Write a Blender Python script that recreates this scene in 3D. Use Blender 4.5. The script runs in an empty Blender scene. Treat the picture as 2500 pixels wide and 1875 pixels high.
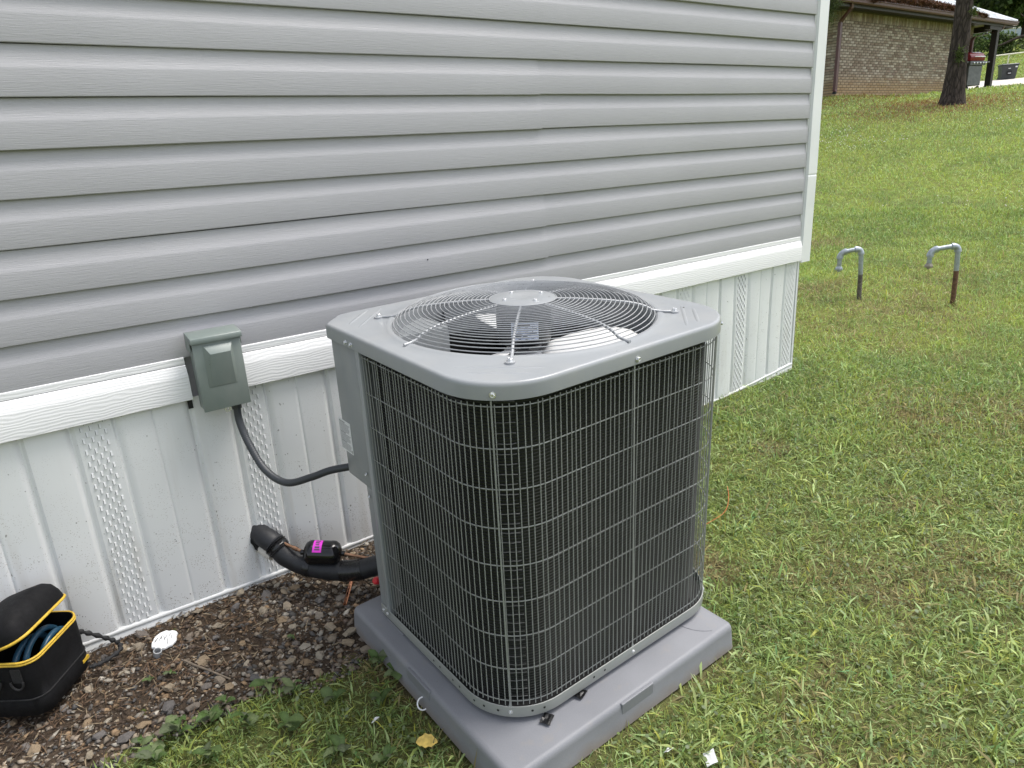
import bpy, bmesh, math, random
import numpy as np
from mathutils import Vector, Matrix

random.seed(7)
RNG = np.random.default_rng(11)
R = math.radians
scene = bpy.context.scene
col = scene.collection

# ------------------------------------------------------------------ camera
CAM = (0.0, -2.357, 1.45)
cr = Vector((0.80276528, -0.59388735, -0.05353247))
cu = Vector((0.22779829, 0.22247028, 0.94795301))
cf = Vector((0.55106791, 0.77317837, -0.31387794))
cam_d = bpy.data.cameras.new('camera')
cam = bpy.data.objects.new('camera', cam_d)
col.objects.link(cam)
cam.matrix_world = Matrix((
    (cr.x, cu.x, -cf.x, CAM[0]), (cr.y, cu.y, -cf.y, CAM[1]),
    (cr.z, cu.z, -cf.z, CAM[2]), (0, 0, 0, 1)))
cam_d.sensor_width = 36.0
cam_d.lens = 36.0 * 1734 / 2500
cam_d.clip_start = 0.05
cam_d.clip_end = 2000
scene.camera = cam

# ------------------------------------------------------------------ light
SUN_EL, SUN_AZ = R(64), R(110)      # azimuth clockwise from +Y
world = bpy.data.worlds.new('World')
scene.world = world
world.use_nodes = True
wn = world.node_tree
wn.nodes.clear()
sky = wn.nodes.new('ShaderNodeTexSky')
sky.sky_type = 'NISHITA'
sky.sun_disc = False
sky.sun_elevation = SUN_EL
sky.sun_rotation = SUN_AZ
sky.air_density = 1.0
sky.dust_density = 3.0
hs = wn.nodes.new('ShaderNodeHueSaturation')
hs.inputs['Saturation'].default_value = 0.4
bg = wn.nodes.new('ShaderNodeBackground')
bg.inputs['Strength'].default_value = 0.15
wo = wn.nodes.new('ShaderNodeOutputWorld')
wn.links.new(sky.outputs[0], hs.inputs['Color'])
wn.links.new(hs.outputs[0], bg.inputs['Color'])
wn.links.new(bg.outputs[0], wo.inputs['Surface'])

sun_d = bpy.data.lights.new('sun', 'SUN')
sun_d.energy = 1.5
sun_d.angle = R(28)
sun_d.color = (1.0, 0.96, 0.9)
sun = bpy.data.objects.new('sun', sun_d)
col.objects.link(sun)
sdir = Vector((math.sin(SUN_AZ) * math.cos(SUN_EL), math.cos(SUN_AZ) * math.cos(SUN_EL), math.sin(SUN_EL)))
sun.rotation_euler = sdir.to_track_quat('Z', 'Y').to_euler()
sun.location = (5, -8, 14)

vs = scene.view_settings
vs.view_transform = 'Standard'
vs.look = 'None'
vs.gamma = 1.0
vs.exposure = 0.97
vs.use_curve_mapping = False
scene.render.engine = 'CYCLES'
scene.render.resolution_x = 1024
scene.render.resolution_y = 768

# ------------------------------------------------------------------ helpers
def tag(o, label=None, cat=None, group=None, kind=None):
    if label: o['label'] = label
    if cat: o['category'] = cat
    if group: o['group'] = group
    if kind: o['kind'] = kind
    return o

def empty(name, loc=(0, 0, 0), rot=None):
    o = bpy.data.objects.new(name, None)
    o.empty_display_size = 0.05
    col.objects.link(o)
    o.location = loc
    if rot is not None: o.rotation_euler = rot
    return o

def link_mesh(name, me, mat=None, parent=None, loc=None, rot=None):
    o = bpy.data.objects.new(name, me)
    col.objects.link(o)
    if mat is not None and not me.materials: me.materials.append(mat)
    if parent is not None: o.parent = parent
    if loc is not None: o.location = loc
    if rot is not None: o.rotation_euler = rot
    return o

class MB:
    def __init__(s): s.v = []; s.f = []; s.m = []
    def add(s, vs, fs, mi=0):
        n = len(s.v)
        s.v += [tuple(p) for p in vs]
        s.f += [tuple(i + n for i in f) for f in fs]
        s.m += [mi] * len(fs)
        return s
    def box(s, x0, x1, y0, y1, z0, z1, mi=0):
        return s.add([(x0, y0, z0), (x1, y0, z0), (x1, y1, z0), (x0, y1, z0), (x0, y0, z1), (x1, y0, z1), (x1, y1, z1), (x0, y1, z1)],
                     [(0, 3, 2, 1), (4, 5, 6, 7), (0, 1, 5, 4), (1, 2, 6, 5), (2, 3, 7, 6), (3, 0, 4, 7)], mi)
    def prism(s, poly, z0, z1, mi=0):       # poly counter-clockwise in xy
        n = len(poly)
        vs = [(x, y, z0) for x, y in poly] + [(x, y, z1) for x, y in poly]
        fs = [tuple(range(n))[::-1], tuple(range(n, 2 * n))]
        fs += [(i, (i + 1) % n, n + (i + 1) % n, n + i) for i in range(n)]
        return s.add(vs, fs, mi)
    def tube(s, pts, r, seg=8, mi=0, cap=True, closed=False):
        pts = [Vector(p) for p in pts]
        n = len(pts)
        rr = r if hasattr(r, '__len__') else [r] * n
        tang = []
        for i in range(n):
            if closed: t = pts[(i + 1) % n] - pts[i - 1]
            else: t = pts[min(i + 1, n - 1)] - pts[max(i - 1, 0)]
            tang.append(t.normalized())
        ref = Vector((0, 0, 1)) if abs(tang[0].z) < 0.9 else Vector((1, 0, 0))
        a = tang[0].cross(ref).normalized()
        vs = []
        for i in range(n):
            a = (a - tang[i] * a.dot(tang[i])).normalized()
            b = tang[i].cross(a)
            for k in range(seg):
                w = 2 * math.pi * k / seg
                vs.append(pts[i] + (a * math.cos(w) + b * math.sin(w)) * rr[i])
        fs = []
        m = n if closed else n - 1
        for i in range(m):
            j = (i + 1) % n
            for k in range(seg):
                l = (k + 1) % seg
                fs.append((i * seg + k, i * seg + l, j * seg + l, j * seg + k))
        if cap and not closed:
            fs.append(tuple(range(seg))[::-1])
            fs.append(tuple((n - 1) * seg + k for k in range(seg)))
        return s.add(vs, fs, mi)
    def lathe(s, prof, seg=32, origin=(0, 0, 0), axis='z', mi=0, capends=True):   # prof: (r, h)
        o = Vector(origin); vs = []
        for r, h in prof:
            for k in range(seg):
                w = 2 * math.pi * k / seg
                c, d = r * math.cos(w), r * math.sin(w)
                p = (c, d, h) if axis == 'z' else ((h, c, d) if axis == 'x' else (d, h, c))
                vs.append(o + Vector(p))
        fs = []
        for i in range(len(prof) - 1):
            for k in range(seg):
                l = (k + 1) % seg
                fs.append((i * seg + k, i * seg + l, (i + 1) * seg + l, (i + 1) * seg + k))
        if capends:
            fs.append(tuple(range(seg))[::-1]); fs.append(tuple((len(prof) - 1) * seg + k for k in range(seg)))
        return s.add(vs, fs, mi)
    def rings(s, rs, close=True, cap0=False, cap1=False, mi=0):   # list of equal-length rings
        n = len(rs[0]); vs = [p for r in rs for p in r]; fs = []
        for i in range(len(rs) - 1):
            for k in range(n if close else n - 1):
                l = (k + 1) % n
                fs.append((i * n + k, i * n + l, (i + 1) * n + l, (i + 1) * n + k))
        if cap0: fs.append(tuple(range(n))[::-1])
        if cap1: fs.append(tuple((len(rs) - 1) * n + k for k in range(n)))
        return s.add(vs, fs, mi)
    def mesh(s, name, mats, smooth=None, bevel=None):
        me = bpy.data.meshes.new(name)
        me.from_pydata(s.v, [], s.f)
        if not isinstance(mats, (list, tuple)): mats = [mats]
        for m in mats: me.materials.append(m)
        if len(mats) > 1: me.polygons.foreach_set('material_index', s.m)
        if bevel:
            bm = bmesh.new(); bm.from_mesh(me)
            bmesh.ops.remove_doubles(bm, verts=bm.verts, dist=1e-6)
            es = [e for e in bm.edges if len(e.link_faces) == 2 and e.calc_face_angle(0) > R(30)]
            bmesh.ops.bevel(bm, geom=es, offset=bevel[0], segments=bevel[1], affect='EDGES', profile=0.5, clamp_overlap=True)
            bm.to_mesh(me); bm.free()
        if smooth is not None:
            me.shade_smooth() if hasattr(me, 'shade_smooth') else None
            try: me.set_sharp_from_angle(angle=R(smooth))
            except Exception: pass
        me.update()
        return me
    def build(s, name, mats, parent=None, smooth=None, bevel=None, loc=None, rot=None):
        return link_mesh(name, s.mesh(name, mats, smooth, bevel), None, parent, loc, rot)

def np_mesh(name, V, Fq=None, Ft=None, C=None, mat=None):
    """V (n,3), Fq (a,4), Ft (b,3), C (n,3) point colours"""
    me = bpy.data.meshes.new(name)
    nq = 0 if Fq is None else len(Fq); nt = 0 if Ft is None else len(Ft)
    me.vertices.add(len(V)); me.vertices.foreach_set('co', np.asarray(V, np.float32).ravel())
    loops = []
    if nq: loops.append(Fq.ravel())
    if nt: loops.append(Ft.ravel())
    loops = np.concatenate(loops).astype(np.int32)
    me.loops.add(len(loops)); me.loops.foreach_set('vertex_index', loops)
    start = np.concatenate([np.arange(nq) * 4, nq * 4 + np.arange(nt) * 3]).astype(np.int32)
    me.polygons.add(nq + nt); me.polygons.foreach_set('loop_start', start)
    me.update(calc_edges=True)
    if C is not None:
        at = me.color_attributes.new('Col', 'FLOAT_COLOR', 'POINT')
        c4 = np.ones((len(V), 4), np.float32); c4[:, :3] = C
        at.data.foreach_set('color', c4.ravel())
    if mat: me.materials.append(mat)
    return me

# vectorised value noise
def _h(ix, iy, s):
    n = (ix.astype(np.int64) * 374761393 + iy.astype(np.int64) * 668265263 + s * 1442695041) & 0x7fffffff
    n = ((n ^ (n >> 13)) * 1274126177) & 0x7fffffff
    return ((n ^ (n >> 16)) & 0xffff) / 65535.0
def vnoise(x, y, s=0):
    x = np.asarray(x, float); y = np.asarray(y, float)
    ix, iy = np.floor(x), np.floor(y); fx, fy = x - ix, y - iy
    fx = fx * fx * (3 - 2 * fx); fy = fy * fy * (3 - 2 * fy)
    a, b = _h(ix, iy, s), _h(ix + 1, iy, s); c, d = _h(ix, iy + 1, s), _h(ix + 1, iy + 1, s)
    return (a * (1 - fx) + b * fx) * (1 - fy) + (c * (1 - fx) + d * fx) * fy
def fbm(x, y, s=0, o=3):
    t = 0; a = .5; k = 1.0
    for i in range(o):
        t = t + a * vnoise(np.asarray(x) * k, np.asarray(y) * k, s + i * 7); a *= .5; k *= 2.1
    return t / (1 - .5 ** o)
def sstep(a, b, x):
    t = np.clip((np.asarray(x, float) - a) / (b - a), 0, 1); return t * t * (3 - 2 * t)

# ------------------------------------------------------------------ materials
class NT:
    def __init__(s, name):
        s.m = bpy.data.materials.new(name); s.m.use_nodes = True
        s.t = s.m.node_tree; s.n = s.t.nodes; s.l = s.t.links
        s.b = s.n['Principled BSDF']
    def new(s, t, **kw):
        n = s.n.new(t)
        for k, v in kw.items():
            if hasattr(n, k): setattr(n, k, v)
        return n
    def co(s, kind='Object', scale=(1, 1, 1)):
        tc = s.new('ShaderNodeTexCoord'); mp = s.new('ShaderNodeMapping')
        mp.inputs['Scale'].default_value = scale
        s.l.new(tc.outputs[kind], mp.inputs['Vector']); return mp.outputs[0]
    def noise(s, vec, scale, detail=4, rough=.55):
        n = s.new('ShaderNodeTexNoise'); n.inputs['Scale'].default_value = scale
        n.inputs['Detail'].default_value = detail; n.inputs['Roughness'].default_value = rough
        if vec is not None: s.l.new(vec, n.inputs['Vector'])
        return n.outputs['Fac']
    def ramp(s, fac, stops):
        r = s.new('ShaderNodeValToRGB'); e = r.color_ramp.elements
        while len(e) < len(stops): e.new(.5)
        for i, (p, c) in enumerate(stops):
            e[i].position = p; e[i].color = (c[0], c[1], c[2], 1) if hasattr(c, '__len__') else (c, c, c, 1)
        s.l.new(fac, r.inputs['Fac']); return r.outputs['Color']
    def mix(s, fac, a, b, mode='MIX'):
        m = s.new('ShaderNodeMix'); m.data_type = 'RGBA'; m.blend_type = mode
        for v, idx in ((fac, 0), (a, 6), (b, 7)):
            if isinstance(v, (int, float)): m.inputs[idx].default_value = v
            elif isinstance(v, tuple): m.inputs[idx].default_value = (*v, 1)
            else: s.l.new(v, m.inputs[idx])
        return m.outputs[2]
    def math(s, op, a, b=None):
        m = s.new('ShaderNodeMath'); m.operation = op
        for i, v in enumerate((a, b)):
            if v is None: continue
            if isinstance(v, (int, float)): m.inputs[i].default_value = v
            else: s.l.new(v, m.inputs[i])
        return m.outputs[0]
    def base(s, c):
        if isinstance(c, tuple): s.b.inputs['Base Color'].default_value = (*c, 1)
        else: s.l.new(c, s.b.inputs['Base Color'])
    def rough(s, r):
        if isinstance(r, (int, float)): s.b.inputs['Roughness'].default_value = r
        else: s.l.new(r, s.b.inputs['Roughness'])
    def bump(s, h, strength=.3, dist=.001):
        b = s.new('ShaderNodeBump'); b.inputs['Strength'].default_value = strength; b.inputs['Distance'].default_value = dist
        s.l.new(h, b.inputs['Height']); s.l.new(b.outputs[0], s.b.inputs['Normal'])

def mat_simple(name, c, rough=.5, metal=0, var=.12, vscale=8, bump=0, bscale=200, spec=.5):
    t = NT(name); v = t.co()
    f = t.noise(v, vscale, 5)
    lo = tuple(x * (1 - var) for x in c); hi = tuple(min(1, x * (1 + var)) for x in c)
    t.base(t.ramp(f, [(.3, lo), (.7, hi)])); 
    t.rough(t.ramp(t.noise(v, vscale * 3, 3), [(.3, max(0, rough - .08)), (.7, min(1, rough + .08))]))
    t.b.inputs['Metallic'].default_value = metal
    t.b.inputs['Specular IOR Level'].default_value = spec
    if bump: t.bump(t.noise(v, bscale, 4), bump, .001)
    return t.m

def mat_siding():
    t = NT('vinyl_siding_grey'); v = t.co(scale=(3.2, 1, 60)); 
    g = t.noise(v, 5.5, 6, .62)
    v2 = t.co(scale=(1, 1, 1)); big = t.noise(v2, 1.3, 3)
    c = t.ramp(big, [(.3, (.372, .368, .384)), (.7, (.408, .404, .420))])
    c = t.mix(t.math('MULTIPLY', t.ramp(g, [(.4, 0), (.62, 1)]), .16), c, (.305, .301, .315))
    t.base(c); t.rough(t.ramp(g, [(.35, .42), (.65, .56)])); t.bump(g, .55, .0016)
    return t.m

def mat_white_grain():
    t = NT('white_woodgrain_vinyl'); v = t.co(scale=(2.6, 1, 34))
    g = t.noise(v, 6, 5, .6)
    wv = t.new('ShaderNodeTexWave', wave_type='BANDS', bands_direction='Z'); wv.inputs['Scale'].default_value = 34
    wv.inputs['Distortion'].default_value = 9; wv.inputs['Detail'].default_value = 2; wv.inputs['Detail Scale'].default_value = .8
    t.l.new(t.co(scale=(.35, 1, 1)), wv.inputs['Vector'])
    h = t.math('ADD', t.math('MULTIPLY', g, .5), t.math('MULTIPLY', wv.outputs['Fac'], .5))
    sp = t.noise(t.co(), 90, 2)
    c = t.mix(t.ramp(sp, [(.70, 0), (.76, .35)]), (.80, .80, .80), (.55, .53, .49))
    c = t.mix(t.math('MULTIPLY', t.ramp(h, [(.25, 1), (.5, 0)]), .14), c, (.55, .54, .52))
    t.base(c); t.rough(.42); t.bump(h, .32, .0022)
    return t.m

def mat_skirting():
    t = NT('white_skirting_vinyl'); v = t.co()
    big = t.noise(v, 3.0, 4)
    c = t.ramp(big, [(.3, (.72, .73, .73)), (.7, (.77, .78, .78))])
    # splashed soil: more of it low down, the way rain throws it up
    sx = t.new('ShaderNodeSeparateXYZ'); t.l.new(v, sx.inputs[0])
    low = t.new('ShaderNodeMapRange'); low.inputs['From Min'].default_value = .72; low.inputs['From Max'].default_value = .08
    low.inputs['To Min'].default_value = .15; low.inputs['To Max'].default_value = 1.0
    t.l.new(sx.outputs['Z'], low.inputs['Value'])
    vo = t.new('ShaderNodeTexVoronoi'); vo.inputs['Scale'].default_value = 85; t.l.new(t.co(scale=(1.25, 1, .8)), vo.inputs['Vector'])
    rad_n = t.math('MULTIPLY', t.math('SUBTRACT', t.noise(v, 41, 3), .53), 1.5)
    d = t.math('LESS_THAN', vo.outputs['Distance'], rad_n)
    pick = t.math('GREATER_THAN', t.noise(v, 7, 3), .40)
    speck = t.math('MULTIPLY', t.math('MULTIPLY', d, pick), t.math('ADD', t.math('MULTIPLY', low.outputs[0], .5), .35))
    vo2 = t.new('ShaderNodeTexVoronoi'); vo2.inputs['Scale'].default_value = 190; t.l.new(v, vo2.inputs['Vector'])
    fine = t.math('MULTIPLY', t.math('LESS_THAN', vo2.outputs['Distance'], t.math('MULTIPLY', t.noise(v, 60, 2), .42)), t.math('GREATER_THAN', t.noise(v, 9, 4), .5))
    streak = t.ramp(t.noise(t.co(scale=(9, 1, .9)), 2.2, 5), [(.56, 0), (.74, 1)])
    dust = t.math('MULTIPLY', t.math('MULTIPLY', streak, low.outputs[0]), .36)
    c = t.mix(dust, c, (.42, .37, .29))
    c = t.mix(t.math('MULTIPLY', fine, t.math('MULTIPLY', low.outputs[0], .75)), c, (.22, .18, .13))
    c = t.mix(speck, c, (.10, .085, .07))
    t.base(c); t.rough(.45); t.bump(t.noise(v, 60, 3), .12, .001)
    return t.m

def mat_vcol(name, rough=.6, sss=0, spec=.3, trans=0.0, bump=0, bscale=60, var=0.0):
    t = NT(name); a = t.new('ShaderNodeVertexColor'); a.layer_name = 'Col'
    c = a.outputs['Color']
    if var:
        c = t.mix(1.0, c, t.ramp(t.noise(t.co(), bscale, 5), [(.3, 1 - var), (.7, 1 + var)]), 'MULTIPLY')
    t.base(c); t.rough(rough); t.b.inputs['Specular IOR Level'].default_value = spec
    if bump: t.bump(t.noise(t.co(), bscale, 5), bump, .003)
    if trans:
        tr = t.new('ShaderNodeBsdfTranslucent'); mx = t.new('ShaderNodeMixShader'); mx.inputs[0].default_value = trans
        t.l.new(a.outputs['Color'], tr.inputs['Color']); out = t.n['Material Output']
        t.l.new(t.b.outputs[0], mx.inputs[1]); t.l.new(tr.outputs[0], mx.inputs[2]); t.l.new(mx.outputs[0], out.inputs['Surface'])
    return t.m

def mat_lawn():
    t = NT('lawn_soil'); a = t.new('ShaderNodeVertexColor'); a.layer_name = 'Col'
    v = t.co()
    n1 = t.noise(v, 55, 6, .7); n2 = t.noise(v, 9, 5, .6)
    c = t.mix(t.ramp(n2, [(.35, 0), (.65, 1)]), a.outputs['Color'], (.10, .075, .045))
    c = t.mix(.45, c, a.outputs['Color'])
    c = t.mix(1.0, c, t.ramp(n1, [(.3, .5), (.7, 1.4)]), 'MULTIPLY')
    t.base(c); t.rough(.95); t.b.inputs['Specular IOR Level'].default_value = .1
    t.bump(n1, .8, .012)
    return t.m

def mat_soil():
    t = NT('dark_soil'); v = t.co()
    n1 = t.noise(v, 80, 6, .7); n2 = t.noise(v, 12, 4)
    c = t.ramp(n1, [(.25, (.022, .016, .011)), (.55, (.066, .048, .034)), (.8, (.13, .10, .074))])
    c = t.mix(t.ramp(n2, [(.4, 0), (.7, .5)]), c, (.10, .075, .055))
    t.base(c); t.rough(.95); t.b.inputs['Specular IOR Level'].default_value = .15; t.bump(n1, 1.0, .012)
    return t.m

def mat_stone(name):
    t = NT(name); oi = t.new('ShaderNodeObjectInfo'); v = t.co()
    c = t.ramp(oi.outputs['Random'], [(0, (.10, .098, .10)), (.15, (.17, .155, .145)), (.36, (.24, .195, .15)), (.55, (.33, .28, .21)), (.72, (.30, .215, .13)), (.88, (.40, .36, .29)), (1, (.17, .14, .12))])
    f = t.noise(v, 60, 6, .65)
    c = t.mix(1.0, c, t.ramp(f, [(.3, .55), (.7, 1.2)]), 'MULTIPLY')
    t.base(c); t.rough(.85); t.b.inputs['Specular IOR Level'].default_value = .25; t.bump(f, .6, .004)
    return t.m

def mat_bark():
    t = NT('pine_bark'); v = t.co(scale=(1, 1, .22)); f = t.noise(v, 16, 7, .7)
    vo = t.new('ShaderNodeTexVoronoi'); vo.feature = 'DISTANCE_TO_EDGE'; vo.inputs['Scale'].default_value = 17; t.l.new(v, vo.inputs['Vector'])
    e = t.ramp(t.math('ADD', vo.outputs['Distance'], t.math('MULTIPLY', t.noise(v, 40, 4), .25)), [(.05, 0), (.3, 1)])
    c = t.ramp(f, [(.25, (.028, .023, .02)), (.55, (.085, .068, .058)), (.8, (.16, .13, .11))])
    c = t.mix(e, (.02, .017, .015), c)
    t.base(c); t.rough(.95); t.b.inputs['Specular IOR Level'].default_value = .15
    t.bump(t.math('ADD', f, t.math('MULTIPLY', e, .6)), 1.0, .03)
    return t.m

def mat_pad():
    t = NT('grey_plastic_pad'); v = t.co()
    f = t.noise(v, 420, 3); b = t.noise(v, 5, 4)
    c = t.ramp(b, [(.3, (.165, .17, .186)), (.7, (.20, .205, .222))])
    c = t.mix(t.math('MULTIPLY', t.ramp(f, [(.4, 0), (.7, 1)]), .25), c, (.29, .295, .31))
    d = t.ramp(t.noise(v, 17, 6, .65), [(.58, 0), (.78, 1)])
    sz = t.new('ShaderNodeSeparateXYZ'); t.l.new(v, sz.inputs[0])
    mr = t.new('ShaderNodeMapRange'); mr.inputs['From Min'].default_value = -.045; mr.inputs['From Max'].default_value = -.085
    t.l.new(t.math('ADD', sz.outputs['Z'], t.math('MULTIPLY', t.math('SUBTRACT', t.noise(v, 14, 4), .5), .06)), mr.inputs['Value'])
    c = t.mix(t.math('MULTIPLY', mr.outputs[0], .6), c, (.16, .12, .085))
    c = t.mix(t.math('MULTIPLY', d, .5), c, (.25, .225, .195))
    vg = t.new('ShaderNodeTexVoronoi'); vg.inputs['Scale'].default_value = 60; t.l.new(v, vg.inputs['Vector'])
    grit = t.math('LESS_THAN', vg.outputs['Distance'], t.math('MULTIPLY', t.math('SUBTRACT', t.noise(v, 23, 2), .58), .9))
    c = t.mix(t.math('MULTIPLY', grit, .6), c, (.09, .075, .055))
    t.base(c); t.rough(.55); t.bump(f, .25, .0008)
    return t.m

def mat_cabinet(name, c, rough=.36):
    t = NT(name); v = t.co()
    b = t.noise(v, 4, 4)
    cc = t.ramp(b, [(.3, tuple(x * .94 for x in c)), (.7, tuple(x * 1.05 for x in c))])
    s = t.ramp(t.noise(v, 38, 6, .7), [(.62, 0), (.75, 1)])
    cc = t.mix(t.math('MULTIPLY', s, .05), cc, (.36, .36, .34))
    vo = t.new('ShaderNodeTexVoronoi'); vo.inputs['Scale'].default_value = 26; t.l.new(v, vo.inputs['Vector'])
    dot = t.math('LESS_THAN', vo.outputs['Distance'], t.math('MULTIPLY', t.math('SUBTRACT', t.noise(v, 13, 2), .56), .55))
    cc = t.mix(t.math('MULTIPLY', dot, .7), cc, (.07, .065, .055))
    dusty = t.ramp(t.noise(t.co(scale=(1, 1, .35)), 9, 6, .6), [(.45, 0), (.8, 1)])
    cc = t.mix(t.math('MULTIPLY', dusty, .22), cc, (.42, .40, .36))
    t.base(cc); t.rough(t.ramp(t.noise(v, 22, 4), [(.3, rough - .02), (.7, rough + .03)]))
    return t.m

def mat_coil():
    t = NT('dark_coil_fins'); v = t.co()
    f = t.noise(t.co(scale=(1, 1, .3)), 260, 2)
    b = t.noise(v, 7, 4)
    c = t.ramp(b, [(.3, (.012, .014, .012)), (.7, (.023, .025, .022))])
    c = t.mix(t.math('MULTIPLY', t.ramp(f, [(.5, 0), (.7, 1)]), .3), c, (.05, .052, .047))
    t.base(c); t.rough(.5); t.b.inputs['Metallic'].default_value = .3; t.bump(f, .5, .001)
    return t.m

def mat_brick(name, objinfo):
    t = NT(name); v = t.co()
    if objinfo:
        oi = t.new('ShaderNodeObjectInfo')
        c = t.ramp(oi.outputs['Random'], [(0, (.25, .19, .145)), (.35, (.33, .27, .215)), (.7, (.40, .34, .275)), (1, (.48, .42, .35))])
    else:
        a = t.new('ShaderNodeVertexColor'); a.layer_name = 'Col'; c = a.outputs['Color']
    f = t.noise(v, 14, 5)
    c = t.mix(1.0, c, t.ramp(f, [(.3, .72), (.7, 1.2)]), 'MULTIPLY')
    # red-clay splash stain on the lowest courses
    sx = t.new('ShaderNodeSeparateXYZ'); tc = t.new('ShaderNodeNewGeometry'); t.l.new(tc.outputs['Position'], sx.inputs[0])
    z = t.math('ADD', sx.outputs['Z'], t.math('MULTIPLY', t.noise(v, 3, 3), .25))
    mr = t.new('ShaderNodeMapRange'); mr.inputs['From Min'].default_value = 3.0; mr.inputs['From Max'].default_value = 2.62
    t.l.new(z, mr.inputs['Value'])
    c = t.mix(t.math('MULTIPLY', mr.outputs[0], .75), c, (.42, .29, .15))
    t.base(c); t.rough(.9); t.b.inputs['Specular IOR Level'].default_value = .2
    return t.m

M = {}
M['siding'] = mat_siding()
M['grain'] = mat_white_grain()
M['skirt'] = mat_skirting()
M['white_trim'] = mat_simple('white_trim_vinyl', (.76, .77, .77), .35, 0, .04, 4)
M['track'] = mat_simple('white_track_vinyl', (.68, .69, .68), .4, 0, .1, 9)
M['lawn'] = mat_lawn()
M['soil'] = mat_soil()
M['grass'] = mat_vcol('grass_blades', .5, trans=.42, spec=.4)
M['leaf'] = mat_vcol('weed_leaf', .5, trans=.25, spec=.35, var=.25, bscale=120, bump=.3)
M['stone'] = mat_stone('gravel_stone')
M['chips'] = mat_vcol('gravel_chips', .9, spec=.2, var=.3, bscale=90)
M['bark'] = mat_bark()
M['pad'] = mat_pad()
M['cab'] = mat_cabinet('grey_painted_steel', (.275, .29, .302), .3)
M['cab_dark'] = mat_cabinet('grey_painted_panel', (.235, .25, .26), .38)
M['basepan'] = mat_cabinet('galvanised_base', (.30, .31, .295), .4)
M['wire'] = mat_simple('grey_coated_wire', (.29, .30, .295), .35, .2, .1, 30)
M['grille_wire'] = mat_simple('grey_grille_wire', (.37, .38, .39), .32, .1, .08, 30)
M['coil'] = mat_coil()
M['tube'] = mat_simple('dull_aluminium_tube', (.14, .14, .13), .4, .6, .3, 120)
M['dark'] = mat_simple('black_interior', (.012, .012, .012), .7)
M['zinc'] = mat_simple('zinc_screw', (.72, .73, .74), .25, .8, .1, 200)
M['motor'] = mat_simple('black_motor_paint', (.018, .018, .02), .35)
M['alu'] = mat_simple('aluminium_blade', (.84, .84, .83), .4, .1, .06, 14, .1, 60)
M['label'] = mat_simple('white_paper_label', (.72, .73, .74), .5, 0, .04, 20)
M['blue_label'] = mat_simple('pale_blue_label', (.68, .74, .88), .5, 0, .04, 20)
M['ink'] = mat_simple('label_ink', (.06, .06, .07), .6)
M['greyink'] = mat_simple('grey_label_ink', (.22, .22, .23), .6)
M['box'] = mat_cabinet('green_grey_enamel', (.19, .225, .21), .38)
M['conduit'] = mat_simple('dark_grey_conduit', (.038, .042, .048), .45, 0, .1, 30)
M['foam'] = mat_simple('black_foam_insulation', (.012, .013, .016), .55, 0, .3, 40, .4, 260)
M['tape'] = mat_simple('black_tape', (.010, .010, .011), .3, 0, .2, 60, .5, 60)
M['gloss_black'] = mat_simple('gloss_black_enamel', (.006, .006, .007), .12, 0, .2, 20)
M['pink'] = mat_simple('magenta_label', (.72, .035, .62), .45, 0, .05, 20)
M['copper'] = mat_simple('bright_copper', (.72, .33, .20), .28, 1.0, .1, 30)
M['copper_dark'] = mat_simple('tarnished_copper', (.26, .15, .095), .45, .85, .4, 40)
M['pvc'] = mat_simple('cream_pipe', (.62, .59, .53), .45)
M['canvas'] = mat_simple('black_canvas', (.0035, .0035, .0045), .75, 0, .4, 25, .5, 700, .25)
M['canvas2'] = mat_simple('black_bag_lining', (.010, .010, .011), .9, 0, .3, 25)
M['yellow'] = mat_simple('yellow_zip_tape', (.55, .36, .035), .55, 0, .2, 60, .3, 400)
M['blue_hose'] = mat_simple('blue_rubber_hose', (.028, .085, .14), .35, 0, .15, 30)
M['webbing'] = mat_simple('black_webbing', (.012, .012, .013), .75, 0, .3, 90)
M['paper'] = mat_simple('white_scrap', (.82, .83, .83), .6, 0, .04, 30)
M['grey_plastic'] = mat_simple('translucent_grey_plastic', (.32, .33, .34), .35)
M['red'] = mat_simple('red_plastic', (.55, .02, .03), .4)
M['orange'] = mat_simple('orange_string', (.62, .16, .05), .6)
M['twig'] = mat_simple('grey_twig', (.17, .135, .10), .85, 0, .3, 50)
M['dead_leaf'] = mat_simple('yellow_dead_leaf', (.55, .40, .10), .6, 0, .3, 60)
M['galv'] = mat_simple('galvanised_pipe', (.36, .40, .43), .42, .55, .25, 40)
M['rust'] = mat_simple('rusty_pipe', (.14, .075, .045), .85, .1, .45, 45, .6, 120)
M['mottled'] = mat_simple('mottled_old_pipe', (.13, .115, .10), .8, .2, .6, 60, .6, 120)
M['tan_metal'] = mat_simple('weathered_brass', (.30, .27, .22), .55, .4, .4, 60)
M['brick_a'] = mat_brick('brick_face', True)
M['brick_b'] = mat_brick('brick_face_far', False)
M['mortar'] = mat_simple('mortar', (.15, .125, .092), .95, 0, .25, 14)
M['maroon'] = mat_simple('maroon_paint', (.085, .03, .03), .4, 0, .15, 6)
M['darkwood'] = mat_simple('dark_stained_wood', (.02, .015, .012), .6, 0, .3, 8)
M['soffit'] = mat_simple('pale_soffit', (.40, .36, .28), .7)
M['fascia'] = mat_simple('shaded_fascia', (.03, .027, .025), .6)  # eave shade painted into the colour of fascia and soffit
M['roof'] = mat_simple('white_metal_roof', (.78, .80, .82), .4, 0, .08, 3)
M['needles'] = mat_vcol('pine_needles', .8, spec=.2)
M['grill_lid'] = mat_simple('red_grill_enamel', (.20, .014, .022), .2, 0, .1, 10)
M['grill_grey'] = mat_simple('grill_steel', (.13, .135, .14), .4, .5, .2, 10)
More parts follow.
